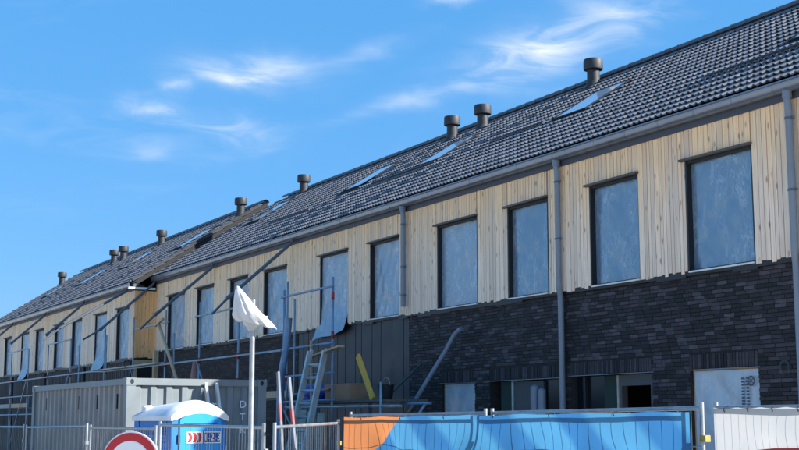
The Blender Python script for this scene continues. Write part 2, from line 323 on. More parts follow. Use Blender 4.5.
# ------------------------------------------------------------------ the terrace
D = 13.1; SLOPE = .641; SA = math.atan(SLOPE); RUN = 4.6
WB, WT = 4.118, 6.30          # cladding bottom and top (near row)
def wall_holes(mb, x0, x1, z0, z1, yf, yb, holes):
    xs = sorted(set([x0, x1] + [h for q in holes for h in q[:2]]))
    for a, b in zip(xs[:-1], xs[1:]):
        m_ = (a + b) / 2; hs = sorted([(q[2], q[3]) for q in holes if q[0] < m_ < q[1]]); z = z0
        for lo, hi in hs:
            if lo > z: mb.box(a, b, yf, yb, z, lo)
            z = max(z, hi)
        if z < z1: mb.box(a, b, yf, yb, z, z1)
def film_mesh(x0, x1, z0, z1, y, amp=.02, nx=30, nz=40, seed=0, flare=0):
    rnd = random.Random(seed); ph = [rnd.uniform(0, 6.3) for _ in range(8)]; k = [rnd.uniform(.6, 1.4) for _ in range(8)]; mb = MB(); vs = []; fs = []
    for j in range(nz + 1):
        for i in range(nx + 1):
            u, v = i / nx, j / nz; e = min(1, 6 * min(u, 1 - u)) * min(1, 6 * min(v, 1 - v) if not flare else 6 * (1 - v))
            d = (math.sin(9 * k[0] * u + 5 * k[1] * v + ph[0]) * .5 + math.sin(17 * k[2] * u - 11 * k[3] * v + ph[1]) * .3 + math.sin(31 * k[4] * u + 23 * v * k[5] + ph[2]) * .16) * amp * e
            ed = math.exp(-min(u * (x1 - x0), (1 - u) * (x1 - x0) * 1.6, (v if not flare else 9) * (z1 - z0), (1 - v) * (z1 - z0) * 1.3) / .13)
            q1 = noise.noise(Vector((u * 2.2 + seed * 3.1 + v * ph[0] * .35, v * (1.0 + k[2]), seed * 1.7))); q2 = noise.noise(Vector((u * 7.5 + v * 2.6 * (k[3] - 1), v * 4.2 + seed, seed * 2.3))); q3 = noise.noise(Vector((u * 16 + seed, v * 19, 4.4)))
            d += ((.5 - min(.5, abs(q1) * 2.2)) * amp * 1.6 + (.4 - min(.4, abs(q2) * 2)) * amp * .8) * e + ed * (q2 * .013 + q3 * .010) * min(1, 25 * min(u, 1 - u)) * min(1, 25 * min(v, 1 - v))
            x = x0 + (x1 - x0) * u; z = z0 + (z1 - z0) * v; yy = y + d
            if flare and v < .45: q = (.45 - v) / .45; yy -= flare * q * q * .5; x -= flare * q * .9 * (1 - u) ; z += .16 * q * (u - .3) + math.sin(7 * u) * .03 * q
            vs.append((x, yy, z))
    for j in range(nz):
        for i in range(nx): a = j * (nx + 1) + i; fs.append((a, a + 1, a + nx + 2, a + nx + 1))
    return mb.add(vs, fs)

# roof tile: shared variants, origin at the tile's lower left corner on the roof plane
TW, TL = .27, .315
ex = Vector((1, 0, 0)); eu = Vector((0, math.cos(SA), math.sin(SA))); en = Vector((0, -math.sin(SA), math.cos(SA)))
def tile_geo(mb, o, tone, w=TW):
    o = Vector(o); prof = [(0, .006), (.10, .0), (.22, .004), (.30, .028), (.38, .036), (.47, .026), (.56, .003), (.66, .0), (.76, .010), (.84, .032), (.91, .036), (.98, .022), (1.02, .006)]
    vs = []; n = len(prof)
    for a, h in prof: vs.append(o + ex * a * w + en * (h + .050))                        # lip, top
    for a, h in prof: vs.append(o + ex * a * w + eu * (TL + .03) + en * (h + .002))      # head
    for a, h in prof: vs.append(o + ex * a * w + en * (h + .036))                        # lip, bottom
    for a, h in prof: vs.append(o + ex * a * w + eu * .05 + en * (h * .4 + .022))        # underside
    fs = []
    for p_, q_ in ((0, 1), (2, 0), (3, 2)): fs += [(p_ * n + i, p_ * n + i + 1, q_ * n + i + 1, q_ * n + i) for i in range(n - 1)]
    fs.append((n - 1, 2 * n - 1, 3 * n - 1))
    mb.add(vs, fs, tone)
tile_vars = []
for q in range(6):
    mb = MB(); tile_geo(mb, (0, 0, 0), (q + .5) / 6); me = mb.mesh('roof_tile', 'tile', smooth=True); tile_vars.append(me)
BW, BH, BP = .21, .05, .0605
brick_vars = {}
for key in ('brick', 'brick_red'):
    brick_vars[key] = []
    for q in range(8):
        mb = MB(); t = (0, .08, .12, .18, .25, .34, .55, .95)[q]; mb.box(-BW / 2, BW / 2, -.012, .03, -BH / 2, BH / 2, t); brick_vars[key].append(mb.mesh('brick', key))
sold_vars = []
for q in range(5):
    mb = MB(); mb.box(-BH / 2, BH / 2, -.012, .03, -BW / 2, BW / 2, q / 6); sold_vars.append(mb.mesh('soldier_brick', 'brick'))

def vent(root, x, y, ye, ze):
    zb = ze + SLOPE * (y - ye); r_ = root
    mb = MB(); mb.lathe((x, y, zb), [(.145, -.12), (.145, .10), (.140, .36), (.14, .42)], 18)
    v = mb.build('vent_pipe', 'vent', r_, True)
    mb = MB(); mb.lathe((x, y, zb), [(.15, .38), (.212, .40), (.218, .42), (.215, .60), (.205, .63), (.12, .645)], 20); mb.build('vent_cap', 'vent', v, True)
    mb = MB(); c = Vector((x, y, zb)) + en * .055; mb.obox(c, ex * .26, eu * .26, en * .012); mb.lathe((x, y, zb), [(.20, -.03), (.155, .12)], 18); mb.build('vent_flashing', 'vent', v, True)
def skylight(root, x, y, ye, ze, w=1.14, l=1.40):
    c = Vector((x, y, ze + SLOPE * (y - ye))); hw, hl = w / 2, l / 2
    mb = MB()
    for sx in (-1, 1): mb.obox(c + ex * sx * (hw - .03) + en * .065, ex * .03, eu * hl, en * .028)
    for su in (-1, 1): mb.obox(c + eu * su * (hl - .03) + en * .063, ex * (hw - .06), eu * .03, en * .028)
    f = mb.build('skylight', 'skyframe', root)
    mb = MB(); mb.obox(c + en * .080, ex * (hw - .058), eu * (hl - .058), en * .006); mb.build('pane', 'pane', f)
    mb = MB()
    mb.obox(c - eu * (hl + .09) + en * .052, ex * (hw + .10), eu * .09, en * .006)
    for sx in (-1, 1): mb.obox(c + ex * sx * (hw + .05) + en * .05, ex * .05, eu * hl, en * .005)
    mb.obox(c + eu * (hl + .06) + en * .05, ex * (hw + .10), eu * .06, en * .006); mb.build('skylight_flashing', 'skyframe', f)

def gutter_parts(root, x0, x1, D_, dz):
    y1 = D_ - .055; z0 = WT + dz
    mb = MB(); mb.box(x0, x1, D_ - .05, D_ + .02, z0 - .002, z0 + .26); mb.build('fascia', 'fascia', root)
    prof = [(y1, z0 + .20), (y1, z0 + .105), (y1 - .03, z0 + .085), (y1 - .13, z0 + .095), (y1 - .165, z0 + .13), (y1 - .172, z0 + .205), (y1 - .190, z0 + .213), (y1 - .190, z0 + .232), (y1 - .165, z0 + .232),
            (y1 - .155, z0 + .145), (y1 - .125, z0 + .112), (y1 - .03, z0 + .10), (y1 - .012, z0 + .12), (y1 - .012, z0 + .20)]
    mb = MB(); mb.prism_x(prof, x0 + .002, x1 - .002); gt = mb.build('gutter', 'zinc', root, True)
    x = x0 + .4
    while x < x1 - .1:
        mb = MB(); mb.prism_x([(y1 - .03, z0 + .082), (y1 - .13, z0 + .092), (y1 - .167, z0 + .128), (y1 - .175, z0 + .205), (y1 - .193, z0 + .213), (y1 - .193, z0 + .236), (y1 - .178, z0 + .236), (y1 - .17, z0 + .17)], x, x + .016)
        mb.build('gutter_bracket', 'zinc', gt); x += .82

def ridge_parts(root, x0, x1, yr, zr):
    n = max(1, round((x1 - x0) / .40)); st = (x1 - x0) / n
    for i in range(n):
        a = x0 + i * st; mb = MB(); k = 8; vs = []; fs = []
        for xx, rr in ((a, .122), (a + .07, .124), (a + .075, .116), (a + st + .02, .110)):
            for j in range(k + 1):
                t = math.pi * j / k; vs.append((xx, yr - math.cos(t) * rr * 1.05, zr + math.sin(t) * rr - .02))
        for q in range(3):
            for j in range(k): b = q * (k + 1) + j; fs.append((b, b + 1, b + k + 2, b + k + 1))
        mb.add(vs, fs, random.random()); mb.build('ridge_tile', 'ridge', root, True)

def roof(root, x0, x1, ye, ze, skips=(), single=False, ridge=True):
    yr = ye + RUN; zr = ze + SLOPE * RUN; yb = yr + RUN
    mb = MB()
    mb.prism_x([(ye - .02, ze - .03), (yr, zr - .012), (yb, ze - .03), (yb, ze - .19), (yr, zr - .2), (ye + .16, ze - .07)], x0, x1)
    rf = mb.build('roof', 'under', root)
    cols = max(1, round((x1 - x0) / TW)); w = (x1 - x0) / cols; rows = int(RUN / math.cos(SA) / TL)
    cand = []
    for r in range(rows + 1):
        for c in range(cols):
            o = Vector((x0 + c * w, ye, ze)) + eu * (r * TL - .06) + en * .004
            ce = o + ex * w / 2 + eu * TL / 2
            if r == rows: continue
            if any(abs(ce.x - sx) < hw and abs(ce.y - sy) < hh for sx, sy, hw, hh in skips): continue
            cand.append(o)
    cand.sort(key=lambda o: (o - CAM).length)
    off = root_of(rf)
    nsing = 300 if single else 0
    for o in cand[:nsing]:
        t = link('roof_tile', random.choice(tile_vars), rf); t.location = o - off; t.scale = (w / TW, 1, 1)
    if len(cand) > nsing:
        mb = MB()
        for o in cand[nsing:]: tile_geo(mb, o + en * random.uniform(-.0005, .0005), random.random(), w)
        mb.build('roof_tiles', 'tile', rf, True, kind='stuff')
    # short course below the ridge
    mb = MB(); o0 = Vector((x0, ye, ze)) + eu * (rows * TL - .06)
    if ridge: ridge_parts(rf, x0, x1, yr, zr + .035)
    return rf

def boards(root, x0, x1, D_, dz, wins, y_off=.0, m='wood'):
    """Vertical boards, each one an object; they stop around the windows."""
    x = x0; rnd = random.Random(int(abs(x0) * 100))
    edges = [x0]
    while True:
        w = rnd.choice([.075, .095, .095, .12, .135]); x += w
        if x > x1 - .05: edges.append(x1); break
        edges.append(x)
    cuts = sorted(set([e for wv in wins for e in wv[:2]]))
    out = []
    for a, b in zip(edges[:-1], edges[1:]):
        cs = [c for c in cuts if a + .004 < c < b - .004]; p = a
        for c in cs + [b]: out.append((p, c)); p = c
    for a, b in out:
        if b - a < .03: continue
        mid = (a + b) / 2; segs = [(WB + dz + rnd.uniform(-.035, .025), WT + dz - .004)]
        for w0, w1, z0, z1 in wins:
            if w0 < mid < w1: segs = [(z1 + .05, WT + dz - .004)]
        th = rnd.choice([.024, .025, .026, .028]); tone = rnd.random()
        for s0, s1 in segs:
            mb = MB(); mb.box(a + .006, b - .006, D_ - th, D_ - .001, s0, s1, tone); mb.build('cladding_board', m, root)

def window(root, x0, x1, z0, z1, D_, seed, flare=0, sill=True):
    """Black reveal frame, film, drip board above, pale sill below."""
    mb = MB(); t = .032
    mb.box(x0, x0 + t, D_ - .02, D_ + .16, z0, z1); mb.box(x1 - t, x1, D_ - .005, D_ + .16, z0, z1)
    mb.box(x0 + t, x1 - t, D_ - .005, D_ + .16, z1 - t, z1); mb.box(x0 + t, x1 - t, D_ - .005, D_ + .16, z0, z0 + t)
    f = mb.build('window', 'frame', root)
    film_mesh(x0 + t + .002, x1 - t - .002, z0 + (t + .002 if not flare else -.28), z1 - t - .002, D_ + (.075 if not flare else .03), .0075 if x0 > -23 else .016, seed=seed, flare=flare).build('plastic_film', ('film_milky' if seed == 21 else 'film') if x0 > -23 else ('film_wrinkled' if seed % 2 else 'film_milky'), f, True)
    mb = MB(); mb.box(x0 + t, x1 - t, D_ + .12, D_ + .135, z0 + t, z1 - t); mb.build('pane', 'glassdark', f)
    mb = MB(); tl = random.uniform(-.012, .012); mb.bar((x0 - .07, D_ - .055, z1 + .022 + tl), (x1 + .03, D_ - .055, z1 + .022 - tl), .075, .034); mb.build('drip_board', 'drip', f)
    if sill:
        mb = MB(); mb.box(x0 + t, x1 - .01, D_ - .045, D_ + .05, z0 - .012, z0 + .010); mb.build('sill', 'whitepaint', f)

def brick_wall(root, x0, x1, z1, D_, holes, single, key='brick', z0=0.0):
    yf = D_ + .050
    mb = MB(); wall_holes(mb, x0, x1, z0, z1, yf, yf + .28, holes); wl = mb.build('brick_wall', 'mortar', root)
    off = root_of(wl); items = []; rnd = random.Random(int(abs(x0 * 37)))
    sold = []
    for h in holes:
        if h[3] < z1 - .3: sold.append((h[0] - .0, h[1] + .0, h[3], h[3] + .222))
    row = 0; z = z0 + .03
    while z < z1 - .03:
        x = x0 - rnd.uniform(0, .2)
        while x < x1:
            a, b = max(x, x0 + .002), min(x + BW, x1 - .002); pieces = [(a, b)]
            for q in list(holes) + sold:
                if q[2] - .02 < z < q[3] + .02:
                    np_ = []
                    for a_, b_ in pieces:
                        if b_ <= q[0] or a_ >= q[1]: np_.append((a_, b_))
                        else:
                            if a_ < q[0]: np_.append((a_, q[0] - .004))
                            if b_ > q[1]: np_.append((q[1] + .004, b_))
                    pieces = np_
            for a_, b_ in pieces:
                if b_ - a_ > .025: items.append(((a_ + b_) / 2, z, b_ - a_))
            x += BW + .0085
        row += 1; z += BP
    so_items = []
    for a, b, lo, hi in sold:
        n = int((b - a) / .0605); st = (b - a) / n
        for i in range(n): so_items.append((a + (i + .5) * st, lo + .112))
    items.sort(key=lambda q: (0 if q[1] > 1.95 else 1, (q[0]) ** 2 + (q[1] - 2.8) ** 2 * 3))
    ns = 300 if single else 0
    for cx, cz, w in items[:ns]:
        o = link('brick', rnd.choice(brick_vars[key]), wl); o.location = Vector((cx, yf - .004 + rnd.uniform(-.003, .003), cz)) - off; o.scale = (w / BW, 1, 1)
    mb = MB()
    for cx, cz, w in items[ns:]:
        dy = rnd.uniform(-.003, .003); mb.box(cx - w / 2, cx + w / 2, yf - .016 + dy, yf + .02, cz - BH / 2, cz + BH / 2, rnd.random() ** 2.4)
    if mb.v: mb.build('bricks', key, wl, kind='stuff')
    for cx, cz in so_items:
        if single:
            o = link('soldier_brick', rnd.choice(sold_vars), wl); o.location = Vector((cx, yf - .008 + rnd.uniform(-.004, .004), cz)) - off
    if so_items and not single:
        mb = MB()
        for cx, cz in so_items: mb.box(cx - .026, cx + .026, yf - .02, yf + .02, cz - .105, cz + .105, rnd.random())
        mb.build('soldier_bricks', key, wl, kind='stuff')
    for a, b, lo, hi in sold:
        mb = MB(); mb.box(a - .06, b + .06, yf - .035, yf + .06, lo - .012, lo - .002); mb.build('steel_lintel', 'zinc', wl)
    return wl

def shell(root, x0, x1, D_, dz, wins):
    mb = MB(); wall_holes(mb, x0, x1, WB + dz - .02, WT + dz + .2, D_ + .03, D_ + .3, wins)
    mb.box(x0, x0 + .12, D_ + .34, D_ + 9, .0, WT + dz - .2)
    mb.box(x0 + .12, x1, D_ + 8.7, D_ + 9, .0, WT + dz - .2)
    mb.box(x0 + .12, x1, D_ + .36, D_ + 8.65, 2.95, 3.15)
    mb.build('structural_wall', 'dark_int', root)
    # dark membrane strip at the foot of the cladding
    mb = MB(); mb.box(x0, x1, D_ + .0, D_ + .028, WB + dz - .055, WB + dz + .02)
    x = x0
    rnd = random.Random(int(abs(x0) * 7))
    while x < x1 - .02:
        w = min(rnd.uniform(.3, .9), x1 - x); mb.box(x + .002, x + w - .002, D_ - .012, D_ - .003, WB + dz - rnd.uniform(.04, .10), WB + dz + .02); x += w
    mb.build('membrane', 'frame', root)

def vertical_pipe(root, x, D_, dz, zend=0.02, jog=True):
    yo = D_ - .115; mb = MB()
    top = WT + dz + .10
    pts = [(x, D_ - .13, top), (x, D_ - .13, top - .12), (x, yo, top - .2)]
    if jog and zend < 4:
        pts += [(x, yo, WB + .10), (x - .01, yo + .01, WB + .04), (x - .055, yo + .065, WB - .06), (x - .06, yo + .075, WB - .14), (x - .06, yo + .075, zend)]
    else: pts += [(x, yo, zend)]
    mb.tube(pts, .052, 14); p = mb.build('downpipe', 'pvc', root, True)
    for z in ([6.0, 5.1, 4.5] if zend > 3 else [6.0, 5.0]):
        mb = MB(); mb.tube([(x, yo, z + dz), (x, yo, z + dz + .03)], .060, 14); mb.box(x + .04, x + .10, yo - .01, yo + .01, z + dz, z + dz + .03); mb.build('pipe_clip', 'pvc_dark', p, True)
    mb = MB(); mb.tube([(x, D_ - .13, top + .02), (x, D_ - .13, top - .10)], .068, 14); mb.build('pipe_socket', 'pvc', p, True)
def slant_pipe(root, X, a, b, c, D_):
    """Temporary drain hung from the gutter outlet out over the scaffold: (y, z) points."""
    mb = MB(); y0 = D_ - .13
    mb.tube([(X, y0, a + .14), (X, y0, a - .04), (X, y0 - .05, a - .10), (X, b[0], b[1])], .043, 12); p = mb.build('drain_pipe', 'pvc_dark', root, True)
    mb = MB(); d = Vector((0, b[0] - y0, b[1] - a)).normalized(); e = Vector((X, b[0], b[1])) - d * .10
    mb.tube([e, e + d * .12], .052, 12); mb.build('pipe_collar', 'pvc_dark', p, True)
    if c: mb = MB(); mb.tube([(X, b[0], b[1]), (X + .02, c[0], c[1])], .03, 10); mb.build('hose_end', 'pvc_dark', p, True)

HG = 'terraced houses under construction in one street row'
def house(xl, xr, D_, dz, wins, label, lower, single_tiles=False, single_bricks=False, sky_at=None, vents=(), rails=()):
    root = thing('terraced_house', ((xl + xr) / 2, D_, 0), label, 'house', HG)
    W_ = [(a, b, WB + dz + .0 + (.0), WB + dz + 1.69) for a, b in wins]
    shell(root, xl, xr, D_, dz, W_); boards(root, xl, xr, D_, dz, W_)
    gutter_parts(root, xl, xr, D_, dz)
    ye, ze = D_ - .10, 6.58 + dz
    sk = []
    if sky_at: sk.append((sky_at[0], sky_at[1], .62, .66))
    for v in vents: sk.append((v[0], v[1], .12, .12))
    rf = roof(root, xl, xr, ye, ze, sk, single_tiles)
    if sky_at: skylight(rf, sky_at[0], sky_at[1], ye, ze)
    for v in vents: vent(rf, v[0], v[1], ye, ze)
    for xa, xb, y in rails:
        c = Vector(((xa + xb) / 2, y, ze + SLOPE * (y - ye))); mb = MB(); mb.obox(c + en * .085, ex * (xb - xa) / 2, eu * .03, en * .018)
        n = 4
        for i in range(n): mb.obox(c + ex * ((i + .5) / n - .5) * (xb - xa) + en * .065, ex * .02, eu * .05, en * .02)
        mb.build('roof_hook_rail', 'vent', rf)
    return root

def plain_window(root, x0, x1, z0, z1, D_, film=True, seed=1, timber=True):
    mb = MB(); t = .05; y0 = D_ + .10
    mb.box(x0, x0 + t, y0, y0 + .1, z0, z1); mb.box(x1 - t, x1, y0, y0 + .1, z0, z1); mb.box(x0 + t, x1 - t, y0, y0 + .1, z1 - t, z1); mb.box(x0 + t, x1 - t, y0, y0 + .1, z0, z0 + t)
    f = mb.build('ground_floor_window', 'timber' if timber else 'frame', root)
    if film: film_mesh(x0 + t + .001, x1 - .02, z0, z1 - .03, y0 - .02, .018, seed=seed).build('plastic_film', 'film_pale', f, True)
    else: mb = MB(); mb.box(x0 + t, x1 - t, y0 + .04, y0 + .06, z0 + t, z1 - t); mb.build('pane', 'glassdark', f)
    return f

P = [0, -12.15, -18.33, -23.93, -29.68, -35.45, -41.0]
NW = [[(-10.0, -8.6), (-12.6, -11.2)], [(-15.09, -13.67), (-17.52, -16.22)], [(-20.05, -18.76), (-22.66, -21.13)], [(-25.65, -24.29), (-28.3, -26.77)], [(-31.82, -30.3), (-34.3, -32.95)], [(-37.04, -35.6), (-39.76, -38.13)]]
LT = 2.66
# house A
A = house(P[2], P[1], D, 0, NW[1], 'dark brick terraced house with open dark doorway and printed film over its lower window', 'brick', True, True, sky_at=(-13.95, 15.40), rails=[(-15.9, -13.0, 14.35)])
for i, (a, b) in enumerate(NW[1]): window(A, a, b, WB, WB + 1.69, D, 10 + i)
brick_wall(A, P[2], P[1], WB - .03, D, [(-15.19, -13.76, .9, LT), (P[2] + .1, -16.08, .02, LT)], True)
f = plain_window(A, -15.19, -13.76, .9, LT, D, seed=5)
mb = MB(); 
for k in range(14): mb.box(-14.12 + .0, -14.06, D + .045, D + .049, 1.9 + k * .045, 1.925 + k * .045); mb.box(-14.02, -13.97, D + .045, D + .049, 1.88 + k * .047, 1.908 + k * .047)
mb.build('film_print', 'fascia', f, kind='stuff')
mb = MB(); c = (-13.92, D + .043, 2.46)
vs = []; n = 20
for r_ in (.075, .052):
    for i in range(n): a = 2 * math.pi * i / n; vs.append((c[0] + r_ * math.cos(a), c[1], c[2] + r_ * math.sin(a)))
mb.add(vs, [(i, (i + 1) % n, n + (i + 1) % n, n + i) for i in range(n)])
mb.box(-14.06, -13.99, D + .041, D + .045, 2.45, 2.462); mb.box(-14.06, -13.99, D + .041, D + .045, 2.40, 2.412); mb.box(-14.066, -14.056, D + .0405, D + .0445, 2.40, 2.462)
mb.bar((-13.97, D + .043, 2.42), (-13.87, D + .043, 2.50), .004, .012, (0, 1, 0)); mb.bar((-13.97, D + .043, 2.50), (-13.87, D + .043, 2.42), .004, .012, (0, 1, 0))
mb.build('film_print', 'fascia', f, kind='stuff')
# doorway: frame, dark leaf opening, green board, dark glazing
mb = MB(); y0 = D + .12
mb.box(-17.02, -16.95, y0, y0 + .12, .02, LT - .02); mb.box(-16.22, -16.09, y0, y0 + .12, .02, LT - .02); mb.box(-16.95, -16.22, y0, y0 + .12, LT - .20, LT - .02)
fr = mb.build('door_frame', 'greydoor', A)
mb = MB(); mb.box(-17.05, -17.02, y0 - .02, y0 + .12, .02, LT - .03); mb.build('architrave', 'deck_pale', fr)
mb = MB(); mb.box(-17.45, -17.06, y0 + .03, y0 + .09, .02, LT - .02); mb.build('green_board', 'green', A)
mb = MB(); mb.box(P[2] + .12, -17.47, y0 + .05, y0 + .08, .02, LT - .02); gl = mb.build('dark_glazing', 'glassdark', A)
mb = MB(); mb.box(-17.98, -17.92, y0 - .01, y0 + .048, .02, LT - .02); mb.build('mullion', 'frame', gl)
vertical_pipe(A, -12.82, D, 0); vertical_pipe(A, P[2] + .02, D, 0)
mb = MB(); n = 20; vs = []
for r_, yy in ((.095, .03), (.06, .028), (.06, .06)):
    for i in range(n): a = 2 * math.pi * i / n; vs.append((-13.25 + r_ * math.cos(a), D + yy, 2.64 + r_ * math.sin(a)))
mb.add(vs, [(k * n + i, k * n + (i + 1) % n, (k + 1) * n + (i + 1) % n, (k + 1) * n + i) for k in range(2) for i in range(n)] + [tuple(2 * n + i for i in range(n))])
mb.build('wall_vent', 'vent', A)
# house B
B = house(P[3], P[2], D, 0, NW[2], 'dark brick terraced house with small filmed window beside a grey door in wide opening', 'brick', True, True, sky_at=(-20.75, 15.65), vents=[(-22.72, 17.15)], rails=[(-23.7, -21.7, 15.15)])
for i, (a, b) in enumerate(NW[2]): window(B, a, b, WB, WB + 1.69, D, 20 + i)
brick_wall(B, P[3], P[2], WB - .03, D, [(-22.6, -21.35, 1.0, LT - .02), (-20.81, P[2] - .1, .02, LT - .02)], True)
plain_window(B, -22.6, -21.35, 1.0, LT - .02, D, seed=8)
y0 = D + .12
mb = MB(); mb.box(-20.55, -20.15, y0, y0 + .05, .02, LT - .04); mb.build('green_board', 'green', B)
mb = MB(); mb.box(-20.12, -19.15, y0 - .01, y0 + .05, .02, LT - .05); dr = mb.build('grey_door', 'greydoor', B)
mb = MB(); mb.box(-20.15, -20.10, y0 - .03, y0 + .05, .02, LT - .04); mb.build('door_frame', 'deck_pale', dr)
mb = MB(); mb.box(-19.12, P[2] - .12, y0 + .04, y0 + .07, .02, LT - .04); mb.build('dark_glazing', 'glassdark', B)
vertical_pipe(B, P[3] + .0, D, 0, zend=4.27)
# house C: slate panels below
C_ = house(P[4], P[3], D, 0, NW[3], 'terraced house with dark slate panels below the timber and film hanging out of a window', 'panel', sky_at=(-26.7, 15.75), vents=[(-27.05, 16.95), (-28.72, 17.05)], rails=[(-29.2, -26.0, 15.0)])
for i, (a, b) in enumerate(NW[3]): window(C_, a, b, WB, WB + 1.69, D, 30 + i, flare=.30 if i == 1 else 0, sill=(i == 0))
mb = MB(); mb.box(P[4], P[3], D + .06, D + .34, 0, WB - .03); pw = mb.build('panel_wall', 'panel_dark', C_)
x = P[4] + .02
while x < P[3] - .05:
    w = min(random.choice([.30, .42, .52]), P[3] - .01 - x); mb = MB(); mb.box(x + .012, x + w - .012, D + .04, D + .057, .05, WB - .04); mb.build('panel', 'panel', pw); x += w
# houses D and E: brown brick base
Dh = house(P[5], P[4], D, 0, NW[4], 'brown brick based terraced house with a sloping drain ending at the bagged sign', 'brick', sky_at=(-30.95, 15.85), rails=[(-35.0, -32.2, 14.6)])
for i, (a, b) in enumerate(NW[4]): window(Dh, a, b, WB, WB + 1.69, D, 40 + i)
brick_wall(Dh, P[5], P[4], WB - .03, D, [(-34.4, -32.9, .9, LT)], False, 'brick_red'); plain_window(Dh, -34.4, -32.9, .9, LT, D, seed=14)
slant_pipe(Dh, P[4] - .02, 6.40, (11.27, 4.855), (10.87, 4.45), D)
Eh = house(P[6], P[5], D, 0, NW[5], 'brown brick based terraced house butting against the yellow timber return of the forward row', 'brick', sky_at=(-38.5, 16.05), vents=[(-38.55, 17.2)])
for i, (a, b) in enumerate(NW[5]): window(Eh, a, b, WB, WB + 1.69, D, 50 + i)
brick_wall(Eh, P[6], P[5], WB - .03, D, [(-40.2, -38.7, .9, LT)], False, 'brick_red'); plain_window(Eh, -40.2, -38.7, .9, LT, D, seed=15)
slant_pipe(Eh, P[5], 6.36, (11.29, 4.85), (10.87, 4.44), D)
slant_pipe(Eh, P[6] + .08, 6.39, (11.25, 4.77), (10.7, 4.43), D)

# forward stepped row
D2 = 12.38; DZ = -.215
Q = [-41.0, -46.9, -52.8, -58.9, -65.2]
labels2 = ['forward stepped terraced house with the bright yellow timber return wall', 'timber clad terraced house next beyond the one with the yellow return wall',
           'timber clad terraced house third from the end of the forward stepped row', 'timber clad terraced house at the far gable end of the forward stepped row']
for k in range(4):
    xl, xr = Q[k + 1], Q[k]
    wins = [(xr - 1.95, xr - .55), (xr - 4.65, xr - 3.2)]
    vts = [[(-41.75, 16.25), ], [(-50.3, 16.2)], [(-55.1, 16.05), (-56.7, 16.1)], [(-64.4, 15.7)]][k]
    sk = [(-42.9, 15.05), (-49.2, 14.95), (-54.9, 14.75), (-61.2, 14.8)][k]
    hh = house(xl, xr, D2, DZ, wins, labels2[k], 'panel', sky_at=sk, vents=vts)
    for i, (a, b) in enumerate(wins): window(hh, a, b, WB + DZ, WB + DZ + 1.69, D2, 60 + k * 2 + i, flare=.28 if (k, i) in ((0, 1), (2, 1)) else 0, sill=False)
    mb = MB(); mb.box(xl, xr - .35, D2 + .06, D2 + .34, 0, WB + DZ - .03); pw = mb.build('panel_wall', 'panel_dark', hh)
    x = xl + .02; mbs = MB()
    while x < xr - .4:
        w = random.uniform(.16, .30); 
        mb = MB(); mb.box(x, min(x + w - .05, xr - .36), D2 + .03, D2 + .057, .6, WB + DZ - .04 - random.uniform(0, .05), random.random()); mb.build('slat', 'slat_brown', pw); x += w
    if k: slant_pipe(hh, xr, 6.17, (10.95, 4.93), None, D2)
    else: slant_pipe(hh, xr - .55, 6.17, (10.14, 4.83), (9.6, 4.4), D2)
    if k == 0:
        # return wall facing the near row: yellow boards, white eave end, verge tiles
        mb = MB(); mb.box(xr - .02, xr + .012, D2 + .02, D + .04, 3.0, WT + DZ); rw = mb.build('return_wall', 'frame', hh)
        y = D2 - .02
        while y < D + .0:
            w = min(random.choice([.10, .125, .14]), D + .02 - y); mb = MB(); mb.box(xr + .014, xr + .036, y + .003, y + w - .003, WB + DZ + random.uniform(-.02, .03), WT + DZ - .01, random.random()); mb.build('return_board', 'wood_yellow', rw); y += w
        mb = MB(); mb.box(xr + .02, xr + .05, D2 - .02, D + .02, WB + DZ - .22, WB + DZ - .06); mb.box(xr + .02, xr + .06, D2 + .02, D2 + .10, 2.2, WB + DZ - .23); mb.build('timber_base', 'timber', rw)
        mb = MB(); mb.box(xr + .012, xr + .10, D2 - .26, D + .02 - .1, WT + DZ + .03, WT + DZ + .10); mb.build('eave_end_board', 'whitepaint', hh)
        ye, ze = D2 - .10, 6.58 + DZ
        rfv = [c for c in hh.children if c.name.startswith('roof')][0]
        for j in range(13):
            o = Vector((xr, ye, ze)) + eu * (j * .40 + .02); mb = MB()
            t_ = random.random(); up_ = (eu * .205 - en * .016); mb.obox(o + eu * .2 + en * .035 + ex * .02, ex * .014, up_, en * .034, t_); mb.obox(o + eu * .2 + en * .088 - ex * .02, ex * .055, up_, en * .012, t_); mb.build('verge_tile', 'verge', rfv)
    if k == 3:
        mb = MB(); ye, ze = D2 - .10, 6.58 + DZ; mb.add([(xl, D2, 0), (xl, D2 + 9, 0), (xl, D2 + 9, WT + DZ), (xl, ye + RUN, ze + RUN * SLOPE - .2), (xl, D2, WT + DZ)], [(0, 1, 2, 3, 4)])
        mb.build('gable_wall', 'fascia', hh)
# end gable of the near row
mb = MB(); ye, ze = D - .10, 6.58; gp = [(D + .05, 0), (D + 9, 0), (D + 9, WT), (ye + RUN, ze + RUN * SLOPE - .22), (D + .05, WT)]
mb.prism_x(gp, P[1] - .2, P[1] + .002); mb.build('gable_wall', 'brick', A)
for j in range(14):
    o = Vector((P[1], ye, ze)) + eu * (j * .39); mb = MB(); mb.obox(o + eu * .195 + en * .03 + ex * .025, ex * .022, eu * .20, en * .085, random.random()); mb.build('verge_tile', 'verge', A)

